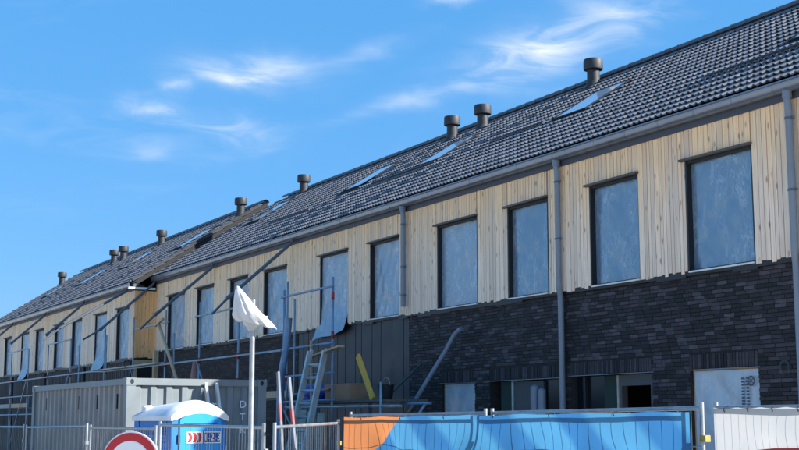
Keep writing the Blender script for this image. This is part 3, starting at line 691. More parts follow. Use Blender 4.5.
# ------------------------------------------------------------------ scaffold along the row
YS = 11.4; DZ0 = 2.306
sc = thing('scaffold', (-40, YS, 0), 'steel tube scaffold with guard rails standing along the terraced row', 'scaffold')
stdx = [-26.35, -29.29, -32.03, -34.8, -37.8, -40.69, -43.73, -46.9, -50, -53, -56.2, -59.4, -62.5, -65.5]
for i, x in enumerate(stdx):
    yo = YS if x > -41 else YS - .35
    mb = MB(); mb.tube([(x, yo, 0), (x, yo, 4.95 if x > -39 else 4.6)], .024, 8); s_ = mb.build('standard', 'tube', sc, True)
    mb = MB()
    for z in (3.44, 2.84): mb.tube([(x, yo, z - .07), (x, yo, z + .07)], .036, 8)
    mb.build('coupler', 'coupler', s_, True)
    mb = MB(); mb.tube([(x, yo + .72, 0), (x, yo + .72, 2.9)], .024, 8); mb.build('inner_standard', 'tube', sc, True)
for z, xa, xb in ((3.44, -26.35, -66), (2.84, -40, -66), (2.15, -40, -66)):
    mb = MB(); xs = [x for x in stdx if xb <= x <= xa]
    mb.tube([(xa, YS - .03, z), (-40.7, YS - .03, z), (-41.0, YS - .38, z), (-66, YS - .38, z - .03)] if xa > -40.5 else [(xa, YS - .38, z), (-66, YS - .38, z)], .024, 8); mb.build('ledger', 'tube', sc, True)
for xa, xb in ((-29.3, -32.2), (-34.6, -37.4), (-43.7, -47.0), (-50.2, -53.5)):
    mb = MB(); yy = YS - .03 if xa > -41 else YS - .38; mb.tube([(xa + .1, yy, 4.60), (xb - .1, yy, 4.58)], .024, 8); mb.build('guard_rail', 'tube', sc, True)
for i, (xa, xb) in enumerate(zip(stdx[:-1], stdx[1:])):
    yo = YS if xb > -41 else YS - .35
    for j in range(3):
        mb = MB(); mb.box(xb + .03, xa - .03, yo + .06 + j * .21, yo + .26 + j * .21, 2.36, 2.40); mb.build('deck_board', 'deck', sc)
    if i in (3, 4):
        for j in range(2): mb = MB(); mb.box(xb - .2, xa - .4, yo - .14 + j * .21, yo + .05 + j * .21, 3.475 + j * .01, 3.515 + j * .01); mb.build('loose_board', 'deck_pale', sc)
for i in (1, 3, 6, 8, 10):
    xa, xb = stdx[i], stdx[i + 1]; yo = (YS if xb > -41 else YS - .35) - .06
    mb = MB(); mb.tube([(xa, yo, .4), (xb, yo, 3.4)] if i % 2 else [(xb, yo, .4), (xa, yo, 3.4)], .022, 8); mb.build('brace', 'tube', sc, True)
for i, (xa, xb) in enumerate(zip(stdx[:-1], stdx[1:])):
    yo = YS if xb > -41 else YS - .35
    if i % 3 != 1: mb = MB(); mb.box(xb + .05, xa - .05, yo + .028, yo + .05, 2.41, 2.56); mb.build('toe_board', 'deck_pale' if i % 2 else 'timber', sc)
for i, (xa, z) in enumerate(((-27.6, 4.7), (-31.1, 5.0), (-36.2, 4.4), (-42.2, 4.9), (-45.4, 4.5))):
    mb = MB(); yo = YS + .72 if xa > -41 else YS + .37; mb.tube([(xa, yo, 0), (xa, yo, z)], .024, 8); mb.build('inner_standard', 'tube', sc, True)
tb = thing('tube_bundle', (-27.9, 11.75, 2.404), 'bundle of grey steel tubes lying on the scaffold deck', 'tubes')
for i, (dy, dz) in enumerate(((0, 0), (.06, 0), (.12, 0), (.03, .05), (.09, .05))):
    mb = MB(); mb.tube([(-29.0 + .1 * i, 11.7 + dy, 2.43 + dz), (-26.6 + .07 * i, 11.7 + dy, 2.43 + dz)], .026, 8); mb.build('tube', 'tube', tb, True)
bk = thing('bucket', (-22.35, 11.75, DZ0), 'black mortar bucket with a wire handle at the end of the deck', 'bucket')
mb = MB(); mb.lathe((-22.35, 11.75, DZ0), [(.12, 0), (.16, .28), (.17, .285), (.15, .28), (.115, .03)], 16); mb.build('bucket_body', 'black', bk, True)
mb = MB(); mb.tube([(-22.35 + .16 * math.cos(t), 11.75, DZ0 + .27 + .15 * math.sin(t)) for t in [math.pi * q / 8 for q in range(9)]], .006, 6); mb.build('handle', 'tube', bk, True)
# scaffold bay in front of the slate panels
tw = thing('scaffold_tower', (-24.9, YS, 0), 'scaffold bay with blue tubes holding the deck before the slate panels', 'scaffold')
for x, z1 in ((-23.82, 4.8), (-26.30, 4.75)):
    mb = MB(); mb.tube([(x, YS - .1, 0), (x, YS - .1, z1)], .027, 8); st = mb.build('standard', 'tube_blue', tw, True)
    mb = MB()
    for z in (4.42, 3.62) if x > -25 else (3.45,): mb.tube([(x, YS - .1, z - .08), (x, YS - .1, z + .08)], .034, 8)
    mb.build('coupler', 'coupler', st, True)
    mb = MB(); mb.tube([(x, YS + .75, 0), (x, YS + .75, 2.5)], .027, 8); mb.build('standard', 'tube_blue', tw, True)
for z in (4.59, 3.44, 2.84, 2.30):
    mb = MB(); mb.tube([(-23.72, YS - .13, z + .02), (-26.4, YS - .13, z)], .025, 8); mb.build('ledger', 'tube_blue', tw, True)
mb = MB(); mb.tube([(-23.82, YS - .16, .3), (-26.2, YS - .16, 2.2)], .022, 8); mb.build('brace', 'tube', tw, True)
for j in range(4):
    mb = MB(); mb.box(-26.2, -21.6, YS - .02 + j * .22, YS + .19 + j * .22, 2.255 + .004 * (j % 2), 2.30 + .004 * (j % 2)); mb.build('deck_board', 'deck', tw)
mb = MB(); mb.tube([(-26.2, YS - .1, 2.19), (-20.9, YS - .1, 2.17)], .025, 8); mb.build('ledger', 'tube', tw, True)
mb = MB(); mb.tube([(-21.7, YS - .1, 0), (-21.7, YS - .1, 2.62)], .027, 8); mb.build('standard', 'tube', tw, True)
mb = MB(); mb.tube([(-21.9, YS + .4, 1.5), (-20.9, YS + .4, 2.2)], .025, 8); mb.tube([(-21.8, YS + .4, 2.22), (-20.7, YS + .4, 2.22)], .025, 8); mb.build('bracket', 'tube_blue', tw, True)

# things on and around the deck
DZK = 2.306
box = thing('cardboard_box', (-24.05, 11.75, DZK), 'brown cardboard box with an open flap on the scaffold deck', 'box')
mb = MB(); mb.box(-24.63, -23.45, 11.52, 11.98, DZK, DZK + .34); mb.build('box_body', 'card', box)
mb = MB(); mb.obox((-24.45, 11.50, DZK + .27), (.17, 0, .0), (0, .10, .05), (0, -.004, .008)); mb.build('flap', 'card', box)
def blob(name, m, c, s, seed, label, cat):
    bm = bmesh.new(); bmesh.ops.create_icosphere(bm, subdivisions=3, radius=1); rnd = random.Random(seed); ph = [rnd.uniform(0, 6) for _ in range(6)]
    for v in bm.verts:
        p = v.co; k = 1 + .13 * math.sin(5 * p.x + ph[0] + 3 * p.z) + .10 * math.sin(8 * p.y + ph[1] - 6 * p.z) + .06 * math.sin(13 * p.x - 9 * p.y + ph[2])
        v.co = Vector((p.x * s[0], p.y * s[1], max(p.z, -.72) * s[2])) * k
        v.co.z = max(v.co.z, -.72 * s[2])
    for f_ in bm.faces: f_.smooth = True
    me = bpy.data.meshes.new(name); bm.to_mesh(me); bm.free(); me.materials.append(M[m]); o = link(name, me); o.location = (c[0], c[1], c[2] + .72 * s[2]); tag(o, label, cat); return o
blob('plastic_bag', 'bluebag', (-25.35, 11.7, DZK), (.46, .28, .22), 3, 'crumpled blue plastic bag on the scaffold deck beside the cardboard box', 'bag')
mb = MB(); pk0 = onY(373, 400, 11.55); pk0.z = DZK; mb.bar(pk0, onY(358, 356, 11.62), .13, .05, (0, 1, 0)); tag(mb.build('yellow_plank', 'plank'), 'yellow plank leaning beside the cardboard box on the scaffold deck', 'plank')
mb = MB(); mb.bar((-22.75, 11.9, DZK), (-22.95, 12.75, 2.95), .5, .02, (0, 1, 0)); tag(mb.build('dark_sheet', 'frame'), 'dark sheet leaning against the slate panels behind the yellow plank', 'sheet')
# loose pipe leaning on the wall of house B
lp = thing('loose_pipe', (-22.4, 12.6, 2.2), 'grey drain pipe with a bent top leaning against the dark brick wall', 'pipe')
mb = MB(); mb.tube([(-22.75, 11.9, 1.3), (-21.86, 12.82, 3.28), (-21.74, 12.90, 3.52), (-21.66, 12.93, 3.60), (-21.52, 12.95, 3.65)], .043, 12); mb.build('pipe_body', 'pvc', lp, True)
mb = MB(); mb.tube([(-21.60, 12.94, 3.625), (-21.50, 12.95, 3.655)], .052, 12); mb.build('pipe_socket', 'pvc', lp, True)
# boards standing under the deck
for i, (x, w) in enumerate(((-24.95, .34), (-24.55, .36), (-24.12, .30))):
    mb = MB(); mb.bar((x, 11.05, .0), (x + .02 * i, 11.18, 2.12 - .03 * i), w, .03, (0, 1, 0)); tag(mb.build('pale_board', 'deck_pale'), ['pale board standing upright under the deck next to the ladder', 'pale board standing upright in the middle of three under the deck', 'narrow pale board standing upright under the cardboard box'][i], 'board', 'pale boards under the deck')
mb = MB(); mb.tube([(-34.2, 11.0, 4.5), (-32.3, 11.0, 2.7)], .045, 8); sh = mb.build('pole_shaft', 'timber', None, True)
brm = thing('wooden_prop', (-33.2, 11.0, 2.7), 'wooden prop with a crossbar leaning on the scaffold rail', 'prop'); sh.parent = brm; sh.location = sh.location - brm.location
mb = MB(); mb.bar((-34.5, 11.0, 4.47), (-33.75, 10.98, 4.62), .07, .05); mb.build('crossbar', 'timber', brm)
cn = thing('traffic_cone', (-33.3, 11.75, 2.404), 'faded orange cone standing on the scaffold deck by the wooden prop', 'cone')
mb = MB(); mb.box(-33.52, -33.08, 11.53, 11.97, 2.404, 2.44); mb.build('cone_base', 'black', cn)
mb = MB(); mb.lathe((-33.3, 11.75, 2.44), [(.19, 0), (.15, .35), (.10, .8), (.06, 1.08)], 16); mb.build('cone_body', 'cone', cn, True)
tp = thing('timber_post', (-37.2, 11.9, 0), 'rough timber post by the foot of the yellow return wall', 'post')
mb = MB(); mb.box(-37.28, -37.14, 11.83, 11.97, 0, 3.95); mb.build('post_shaft', 'timber', tp); mb = MB(); mb.box(-37.7, -37.29, 11.86, 11.95, 2.95, 3.05); mb.build('cross_rail', 'timber', tp)

# ladders
def ladder(foot, top, wv, name, label, secs=1, rung=.28, m='alu'):
    foot = Vector(foot); top = Vector(top); wv = Vector(wv); root = thing(name, foot, label, 'ladder', None); d = top - foot; ln = d.length
    nrm = d.cross(wv).normalized()
    for s in range(secs):
        o = nrm * (.07 * s); t0 = 0 if s == 0 else .12
        for sg in (-1, 1):
            mb = MB(); mb.bar(foot + d * t0 + wv * sg + o, top + wv * sg + o - d * (.0 if s == 0 else -.02), .045, .065, nrm); mb.build('stile', m, root)
        k = rung * .6
        while k < ln - .1:
            mb = MB(); c = foot + d * (k / ln) + o; mb.tube([c - wv, c + wv], .016, 8); mb.build('rung', m, root, True); k += rung
    return root
ladder((-23.40, 10.02, 0), (-24.12, 11.08, 3.30), (.20, .075, 0), 'ladder', 'aluminium extension ladder leaning on the scaffold bay with a plank across its top', 2)
mb = MB(); mb.bar((-24.75, 11.20, 3.20), (-23.2, 11.2, 3.36), .14, .035); tag(mb.build('plank', 'timber'), 'short wooden plank lying across the top of the leaning ladder', 'plank')
mb = MB(); mb.bar((-24.6, 11.19, 2.3), (-24.62, 11.19, 3.55), .05, .03, (0, 1, 0)); tag(mb.build('timber_batten', 'timber'), 'thin timber batten standing upright behind the ladder', 'batten')

# ------------------------------------------------------------------ container
CA = Vector((-20.62, 6.13, 0)); rot = R(-4)   # near street-side corner
lx = Vector((-math.cos(rot), math.sin(rot) * -1, 0)); lx = Vector((-math.cos(R(1.2)), -math.sin(R(1.2)), 0)); ly = Vector((-lx.y * -1, 0, 0))
ly = Vector((-lx.y, lx.x, 0)) * -1   # towards the houses
LC, WC, HC = 6.06, 2.44, 2.59
co = thing('shipping_container', CA + lx * LC / 2 + ly * WC / 2, 'grey steel shipping container standing behind the portable toilet', 'container')
def cp(a, b, z): return CA + lx * a + ly * b + Vector((0, 0, z))
def corrug(mb, p0, dirv, nrm, length, z0, z1, pitch=.278, depth=.045):
    n = int(length / pitch); pitch = length / n; pts = []
    for i in range(n):
        s = i * pitch
        pts += [(s, 0), (s + pitch * .34, 0), (s + pitch * .46, -depth), (s + pitch * .88, -depth)]
    pts.append((length, 0)); vs = []
    for s, d in pts:
        for z in (z0, z1): p = p0 + dirv * s + nrm * d; vs.append((p.x, p.y, z))
    mb.add(vs, [(2 * i, 2 * i + 2, 2 * i + 3, 2 * i + 1) for i in range(len(pts) - 1)])
mb = MB(); corrug(mb, cp(.16, .04, 0), lx, -ly, LC - .32, .16, HC - .10); mb.build('side_wall', 'cont_side', co)
mb = MB(); corrug(mb, cp(.16, WC - .04, 0), lx, ly, LC - .32, .16, HC - .10); mb.build('side_wall', 'cont_side', co)
mb = MB(); corrug(mb, cp(.04, .15, 0), ly, -lx, WC - .30, .16, HC - .10, .25, .04); ew = mb.build('end_wall', 'cont_post', co)
mb = MB(); corrug(mb, cp(LC - .04, .15, 0), ly, lx, WC - .30, .16, HC - .10, .25, .04); mb.build('end_wall', 'cont_post', co)
for a in (0, LC):
    for b in (0, WC):
        sa = 1 if a == 0 else -1; sb = 1 if b == 0 else -1
        mb = MB(); c = cp(a + sa * .08, b + sb * .075, HC / 2); mb.obox(c, lx * .08, ly * .075, Vector((0, 0, HC / 2 - .12))); mb.build('corner_post', 'cont_post', co)
        for z in (.06, HC - .06):
            mb = MB(); c = cp(a + sa * .083, b + sb * .078, z); mb.obox(c, lx * .091, ly * .086, Vector((0, 0, .06))); cc = mb.build('corner_casting', 'cont_post', co)
            mb = MB(); c2 = cp(a - sa * .0085, b + sb * .085, z); vs = []
            for i in range(12): t = 2 * math.pi * i / 12; vs.append(c2 + ly * .033 * math.cos(t) + Vector((0, 0, .042 * math.sin(t))))
            c3 = c2 + lx * sa * .004; vs += [v + lx * sa * .006 for v in vs]
            mb.add(vs, [tuple(range(12)), tuple(range(23, 11, -1))] + [(i, (i + 1) % 12, 12 + (i + 1) % 12, 12 + i) for i in range(12)]); mb.build('casting_hole', 'black', cc)
for b, sb in ((.035, 1), (WC - .035, -1)):
    for z, hz in ((HC - .06, .05), (.09, .07)):
        mb = MB(); mb.obox(cp(LC / 2, b, z), lx * (LC / 2 - .18), ly * .03, Vector((0, 0, hz))); mb.build('side_rail', 'cont_post' if z > 1 else 'cont_side', co)
for a in (.035, LC - .035):
    for z, hz in ((HC - .06, .055), (.09, .07)):
        mb = MB(); mb.obox(cp(a, WC / 2, z), lx * .03, ly * (WC / 2 - .17), Vector((0, 0, hz))); mb.build('end_rail', 'cont_post', co)
mb = MB(); mb.obox(cp(LC / 2, WC / 2, HC - .05), lx * (LC / 2 - .06), ly * (WC / 2 - .06), Vector((0, 0, .015))); mb.build('roof_sheet', 'cont_side', co)
for k in range(5):
    mb = MB(); c = cp(.62 + k * 1.12, .0, 2.22); mb.obox(c + ly * .045, lx * .014, ly * .012, Vector((0, 0, .12))); mb.build('side_vent', 'black', co)
def text_mesh(s, size, origin, right, up, m, parent, name, depth=.003):
    cu = bpy.data.curves.new('t', 'FONT'); cu.body = s; cu.size = size; cu.align_x = 'CENTER'; cu.align_y = 'CENTER'; cu.extrude = depth
    to = bpy.data.objects.new('t', cu); S.collection.objects.link(to); bpy.context.view_layer.update()
    me = bpy.data.meshes.new_from_object(to.evaluated_get(bpy.context.evaluated_depsgraph_get())); bpy.data.objects.remove(to)
    right = Vector(right).normalized(); up = Vector(up).normalized(); nn = right.cross(up); o = Vector(origin) - root_of(parent)
    for v in me.vertices: p = v.co.copy(); v.co = o + right * p.x + up * p.y + nn * p.z
    me.materials.clear(); me.materials.append(M[m]); return link(name, me, parent)
for i, ch in enumerate('DTR'):
    text_mesh(ch, .17, cp(.035, 2.03, 2.17 - i * .21) , ly, (0, 0, 1), 'white', co, 'lettering')
ladder(cp(-.62, 1.56, 0), cp(-.05, 1.42, 2.52), ly * .095, 'narrow_ladder', 'narrow aluminium ladder leaning against the end of the grey container', 1, .26)

# ------------------------------------------------------------------ portable toilet
tc0 = dep(172, 421, 19.0); tc0.z = 0
wf = Vector((-.281, .96, 0)).normalized(); wl_ = Vector((-.96, -.281, 0)).normalized(); TS = .96
to_ = thing('portable_toilet', tc0 + (wf + wl_) * TS / 2, 'blue portable toilet with a domed white roof behind the site fence', 'toilet')
def tp_(a, b, z): return tc0 + wf * a + wl_ * b + Vector((0, 0, z))
mb = MB(); mb.obox(tp_(TS / 2, TS / 2, 1.03), wf * (TS / 2 - .03), wl_ * (TS / 2 - .03), Vector((0, 0, .97))); mb.build('cabin', 'toilet', to_)
mb = MB()
for k in range(9): mb.obox(tp_(-.0, TS / 2, .25 + k * .2) + wf * .018, wl_ * (TS / 2 - .14), wf * .016, Vector((0, 0, .05)))
mb.build('side_rib', 'toilet', to_)
for a, b in ((0, 0), (1, 0), (0, 1), (1, 1)):
    mb = MB(); mb.obox(tp_(a * TS + (.055 if a == 0 else -.055), b * TS + (.055 if b == 0 else -.055), 1.0), wf * .06, wl_ * .06, Vector((0, 0, .98))); mb.build('corner_post', 'toilet', to_)
mb = MB(); dv = []; n = 12; dw0, dw1 = .12, TS - .10
front = lambda a, z, o: tp_(a, -o, z)
for o in (.005, .032):
    dv.append(front(dw0, .15, o)); dv.append(front(dw1, .15, o))
    for i in range(n + 1): t = i / n; dv.append(front(dw1 + (dw0 - dw1) * t, 1.92 + .12 * math.sin(math.pi * t), o))
k = n + 3; mb.add(dv, [tuple(range(k - 1, -1, -1)), tuple(range(k, 2 * k))] + [(i, (i + 1) % k, k + (i + 1) % k, k + i) for i in range(k)]); dr = mb.build('door', 'toilet_door', to_)
mb = MB(); mb.obox(front((dw0 + dw1) / 2, 1.86, .034), wf * .30, wl_ * .004, Vector((0, 0, .006))); mb.obox(front((dw0 + dw1) / 2, .9, .034), wf * .30, wl_ * .004, Vector((0, 0, .006))); mb.build('door_groove', 'navy', dr)
mb = MB(); mb.obox(front(dw1 - .07, 1.05, .045), wf * .022, wl_ * .012, Vector((0, 0, .07))); mb.build('latch', 'black', dr)
for k_ in range(3): mb = MB(); mb.obox(front(dw0 - .012, .4 + k_ * .62, .02), wf * .014, wl_ * .016, Vector((0, 0, .06))); mb.build('hinge', 'black', dr)
for k_ in range(5): mb = MB(); mb.obox(tp_(.0, TS / 2, 1.80 - k_ * .05) + wf * .006, wl_ * .30, wf * .010, Vector((0, 0, .010))); mb.build('vent_slot', 'navy', to_)
# roof: domed shell
mb = MB(); vs = []; fs = []; n = 14
for j in range(n + 1):
    for i in range(n + 1):
        u, v = i / n, j / n; a = -.035 + u * (TS + .07); b = -.035 + v * (TS + .07)
        e = min(1, 8 * min(u, 1 - u)) * min(1, 8 * min(v, 1 - v)); arch = math.sin(math.pi * u) ** .8
        z = 1.965 + .05 * e + .205 * arch * (1 - .45 * v)
        vs.append(tp_(a, b, z))
m0 = len(vs)
for j in range(n):
    for i in range(n): q = j * (n + 1) + i; fs.append((q, q + 1, q + n + 2, q + n + 1))
edge = [i for i in range(n + 1)] + [(n + 1) * j + n for j in range(1, n + 1)] + [(n + 1) * n + i for i in range(n - 1, -1, -1)] + [(n + 1) * j for j in range(n - 1, 0, -1)]
for q in edge:
    p = vs[q]; arch = 0; u = (p - tc0).dot(wf) / TS; vv = (p - tc0).dot(wl_); lo = 1.90 + (.11 * math.sin(math.pi * min(1, max(0, u))) if vv < 0 else 0); vs.append(Vector((p.x, p.y, lo)))
for i in range(len(edge)): a, b = edge[i], edge[(i + 1) % len(edge)]; fs.append((a, b, m0 + (i + 1) % len(edge), m0 + i))
mb.add(vs, fs); rf_ = mb.build('roof', 'toilet_roof', to_, True)
mb = MB(); c = tp_(.12, TS - .15, 2.0); mb.lathe(c, [(.09, 0), (.09, .10), (.06, .13)], 12); mb.build('roof_vent', 'toilet_roof', rf_, True)
# sign on the door: red chevrons on white, and the number plate
sg0 = (dw0 + dw1) / 2; sz = 1.66
mb = MB(); mb.obox(front(sg0 - .115, sz, .040), wf * .145, wl_ * .004, Vector((0, 0, .085))); pl = mb.build('sign_plate', 'white', dr)
for i in range(3):
    mb = MB(); x = sg0 - .24 + i * .083; w = .052; o = .0465
    pts = [(x, .07), (x + w, .07), (x + w + .035, 0), (x + w, -.07), (x, -.07), (x + .035, 0)]
    vs = [front(a, sz + z, o) for a, z in pts] + [front(a, sz + z, o - .002) for a, z in pts]
    mb.add(vs, [(0, 1, 2, 5), (5, 2, 3, 4), (6, 7, 8, 11), (11, 8, 9, 10)] + [(i_, (i_ + 1) % 6, 6 + (i_ + 1) % 6, 6 + i_) for i_ in range(6)]); mb.build('chevron', 'red', pl)
mb = MB(); mb.obox(front(sg0 + .20, sz, .040), wf * .155, wl_ * .004, Vector((0, 0, .085))); p2 = mb.build('number_plate', 'navy', dr)
mb = MB(); o = .0465
for sgn in (-1, 1):
    mb.obox(front(sg0 + .20 + sgn * .148, sz, o), wf * .007, wl_ * .002, Vector((0, 0, .085))); mb.obox(front(sg0 + .20, sz + sgn * .078, o + .0005), wf * .14, wl_ * .002, Vector((0, 0, .007)))
mb.build('number_border', 'white', p2)
text_mesh('1-2-3', .145, front(sg0 + .20, sz, .047), wf, (0, 0, 1), 'white', p2, 'numerals')

# ------------------------------------------------------------------ fences
def fence_panel(a, b, za, zb, label, group, wires=True, clamp=False, r=.0205, sv=.095, sh=.24, wr=.0021):
    a = Vector((a[0], a[1], 0)); b = Vector((b[0], b[1], 0)); d = (b - a).normalized(); ln = (b - a).length
    root = thing('mesh_fence', (a + b) / 2, label, 'fence', group)
    T = lambda s, z: a + d * s + Vector((0, 0, z + (za + (zb - za) * s / ln) - 2.0))
    for s in (.03, ln - .03): mb = MB(); q0 = T(s, 0); q0.z = 0.02; mb.tube([q0, T(s, 2.03)], r, 10); mb.build('post', 'galv', root, True)
    for z in (1.98, .18): mb = MB(); mb.tube([T(.03, z), T(ln - .03, z)], r * .9, 10); mb.build('rail', 'galv', root, True)
    if wires:
        mb = MB(); n = int(ln / sv)
        for i in range(1, n): s = ln * i / n; mb.tube([T(s, .18), T(s, 1.98)], wr, 4, False)
        for z in [.3 + sh * i for i in range(int(1.6 / sh))]: mb.tube([T(.03, z), T(ln - .03, z)], wr, 4, False)
        mb.build('wire_mesh', 'galv', root, kind='stuff')
    mb = MB(); q = T(ln, 1.72)
    mb.obox(q, d * .038, Vector((-d.y, d.x, 0)) * .028, Vector((0, 0, .028))); mb.build('coupling', 'clamp' if clamp else 'galv', root)
    for s in (.0, ln):
        f_ = MB(); q = a + d * s; nn = Vector((-d.y, d.x, 0))
        f_.add([q + d * (i * (.11 - .02 * t)) + nn * (j * (.34 - .03 * t)) + Vector((0, 0, .14 * t)) for t in (0, 1) for i, j in ((-1, -1), (1, -1), (1, 1), (-1, 1))], [(0, 3, 2, 1), (4, 5, 6, 7), (0, 1, 5, 4), (1, 2, 6, 5), (2, 3, 7, 6), (3, 0, 4, 7)])
        if s == 0: tag(f_.build('concrete_block', 'concrete'), 'concrete foot block under the site fence posts', 'block', 'concrete feet of the site fence')
    return root
Fv = [(-31.5, 5.45), (-25.2, 5.55), (-20.86, 5.6), (-17.42, 5.62), (-13.46, 5.6), (-15.72, 7.62)]
G = 'mesh panels of the site fence'
fence_panel(Fv[0], Fv[1], 1.79, 1.81, 'bare mesh fence panel before the far end of the container', G)
fence_panel((-25.1, 5.56), (-20.92, 5.6), 1.80, 1.835, 'bare mesh fence panel along the corrugated container side', G)
fence_panel((-20.78, 5.60), (-17.62, 5.68), 1.81, 1.81, 'bare mesh fence panel before the container corner', G)
fence_panel((-17.25, 5.60), (-13.58, 5.62), 1.865, 1.845, 'bare mesh fence panel crossing before the toilet door', G)
fence_panel((-13.42, 5.66), (-15.70, 7.55), 1.85, 1.89, 'bare mesh fence panel angled back before the ladder', G, clamp=True)
YB = 7.70
fence_panel((-15.68, YB), (-12.26, YB), 1.99, 2.005, 'mesh fence panel behind the orange end of the banner', G, sv=.17, sh=.15, wr=.0055)
fence_panel((-12.18, YB), (-8.74, YB), 2.005, 2.03, 'mesh fence panel behind the plain blue end of the banner', G, clamp=True, sv=.17, sh=.15, wr=.0055)
fence_panel((-8.62, YB), (-5.2, YB + .05), 2.03, 2.03, 'mesh fence panel carrying the white banner', G)

def banner_mat(name, zt):
    m = mat(name, (.035, .215, .52), .45, var=.05, scale=2, trans=.62); t = m.node_tree; n = t.nodes; l = t.links; b = n['Principled BSDF']
    tcn = n.new('ShaderNodeTexCoord'); sp = n.new('ShaderNodeSeparateXYZ'); l.new(tcn.outputs['Object'], sp.inputs[0])
    def mth(op, x, y):
        q = n.new('ShaderNodeMath'); q.operation = op
        for i, v in enumerate((x, y)):
            if isinstance(v, (int, float)): q.inputs[i].default_value = v
            else: l.new(v, q.inputs[i])
        return q.outputs[0]
    return m, n, l, sp, mth
bt0 = onY(409, 417, YB); bt1 = onY(381, 449, YB)
def banner(x0, x1, z0, z1a, z1b, y, m, name, label, amp, seed, ties, nx=150, nz=26):
    rnd = random.Random(seed); ph = [rnd.uniform(0, 6.3) for _ in range(12)]; vs = []; fs = []
    root_x = (x0 + x1) / 2
    for j in range(nz + 1):
        for i in range(nx + 1):
            u, v = i / nx, j / nz; x = x0 + (x1 - x0) * u; zt = z1a + (z1b - z1a) * u; z = z0 + (zt - z0) * v
            s = x - x0; e = min(1, (1 - v) * 3.2 + .05) * min(1, 7 * min(u, 1 - u) + .05)
            d = .075 * math.sin(1.75 * s + ph[0] + .6 * z) * math.sin(2.1 * z + ph[1] + .35 * s) + .055 * math.sin(3.6 * s - 2.6 * z + ph[2]) + .028 * math.sin(6.8 * s + 3.6 * z + ph[3]) * math.sin(1.3 * s + ph[4]) + .012 * math.sin(14 * s - 5 * z + ph[5]) + .030 * math.sin(8.5 * z + 1.9 * s + ph[6]) * math.sin(1.1 * s + ph[7])
            vs.append((x, y + d * amp * e, z - .012 * abs(math.sin(math.pi * s / ties)) * (v ** 6)))
    for j in range(nz):
        for i in range(nx): q = j * (nx + 1) + i; fs.append((q, q + 1, q + nx + 2, q + nx + 1))
    mb = MB(); mb.add(vs, fs)
    root = thing(name, (root_x, y, z0), label, 'banner'); sheet = mb.build('banner_sheet', m, root, True)
    mb = MB()
    s = ties * .5
    k = 0
    while s < (x1 - x0):
        mb = MB(); zt = z1a + (z1b - z1a) * s / (x1 - x0); yy = y
        mb.tube([(x0 + s, yy - .008, zt - .04), (x0 + s - .004, yy - .014, zt - .01), (x0 + s, yy + .02, zt + .012), (x0 + s + .004, yy + .05, zt + .0)], .0045, 6); mb.build('tie', 'black', root, True); s += ties
    return root, sheet
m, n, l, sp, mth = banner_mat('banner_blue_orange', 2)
kx = (bt1.x - bt0.x) / (bt1.z - bt0.z)
Ox = (-15.62 - 8.80) / 2 ; Oz = .28
edge_ = mth('SUBTRACT', sp.outputs[0], mth('ADD', mth('MULTIPLY', mth('SUBTRACT', sp.outputs[2], bt0.z - Oz), kx), bt0.x - Ox))
st = n.new('ShaderNodeMapRange'); st.inputs[1].default_value = -.012; st.inputs[2].default_value = .012; l.new(edge_, st.inputs[0])
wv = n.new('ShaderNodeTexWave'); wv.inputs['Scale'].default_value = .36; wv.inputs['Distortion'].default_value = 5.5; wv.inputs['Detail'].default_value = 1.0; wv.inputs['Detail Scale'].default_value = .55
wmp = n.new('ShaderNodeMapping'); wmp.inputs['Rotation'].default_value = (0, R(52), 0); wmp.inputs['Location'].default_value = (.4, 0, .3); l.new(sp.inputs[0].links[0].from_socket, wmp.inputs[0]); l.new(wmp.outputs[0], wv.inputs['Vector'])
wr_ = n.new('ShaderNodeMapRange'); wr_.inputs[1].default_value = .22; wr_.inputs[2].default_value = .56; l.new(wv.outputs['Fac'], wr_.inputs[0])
bl = n.new('ShaderNodeMix'); bl.data_type = 'RGBA'; bl.inputs[6].default_value = (.026, .130, .310, 1); bl.inputs[7].default_value = (.055, .215, .395, 1); l.new(wr_.outputs[0], bl.inputs[0])  # sunlit and shaded patches put into the banner's blue as wavy bands
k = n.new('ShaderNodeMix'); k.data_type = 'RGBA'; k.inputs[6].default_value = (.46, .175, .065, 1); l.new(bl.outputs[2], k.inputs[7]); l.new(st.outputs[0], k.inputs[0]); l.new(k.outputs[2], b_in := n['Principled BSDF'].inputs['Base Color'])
for nd in n:
    if nd.type == 'BSDF_TRANSLUCENT': l.new(k.outputs[2], nd.inputs[0])
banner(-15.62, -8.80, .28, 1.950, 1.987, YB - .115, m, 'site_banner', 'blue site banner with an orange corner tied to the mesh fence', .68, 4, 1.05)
wbr, wsheet = banner(-8.58, -5.25, .28, 2.012, 2.012, YB - .035, M['bannerwhite'], 'white_banner', 'white banner with a red curve tied to the fence beside the blue one', .55, 9, .28, 90, 24)
# the red curve printed on the white banner
mb = MB(); pa = [onY(758, 450, YB - .075), onY(775, 448.4, YB - .075), onY(799, 448.2, YB - .075), onY(830, 449, YB - .075), onY(860, 453, YB - .075)]
vs = []
for p in pa: vs += [(p.x, YB - .082, p.z), (p.x, YB - .082, p.z - .35)]
mb.add(vs, [(2 * i, 2 * i + 2, 2 * i + 3, 2 * i + 1) for i in range(len(pa) - 1)]); mb.build('red_print', 'red', wbr)

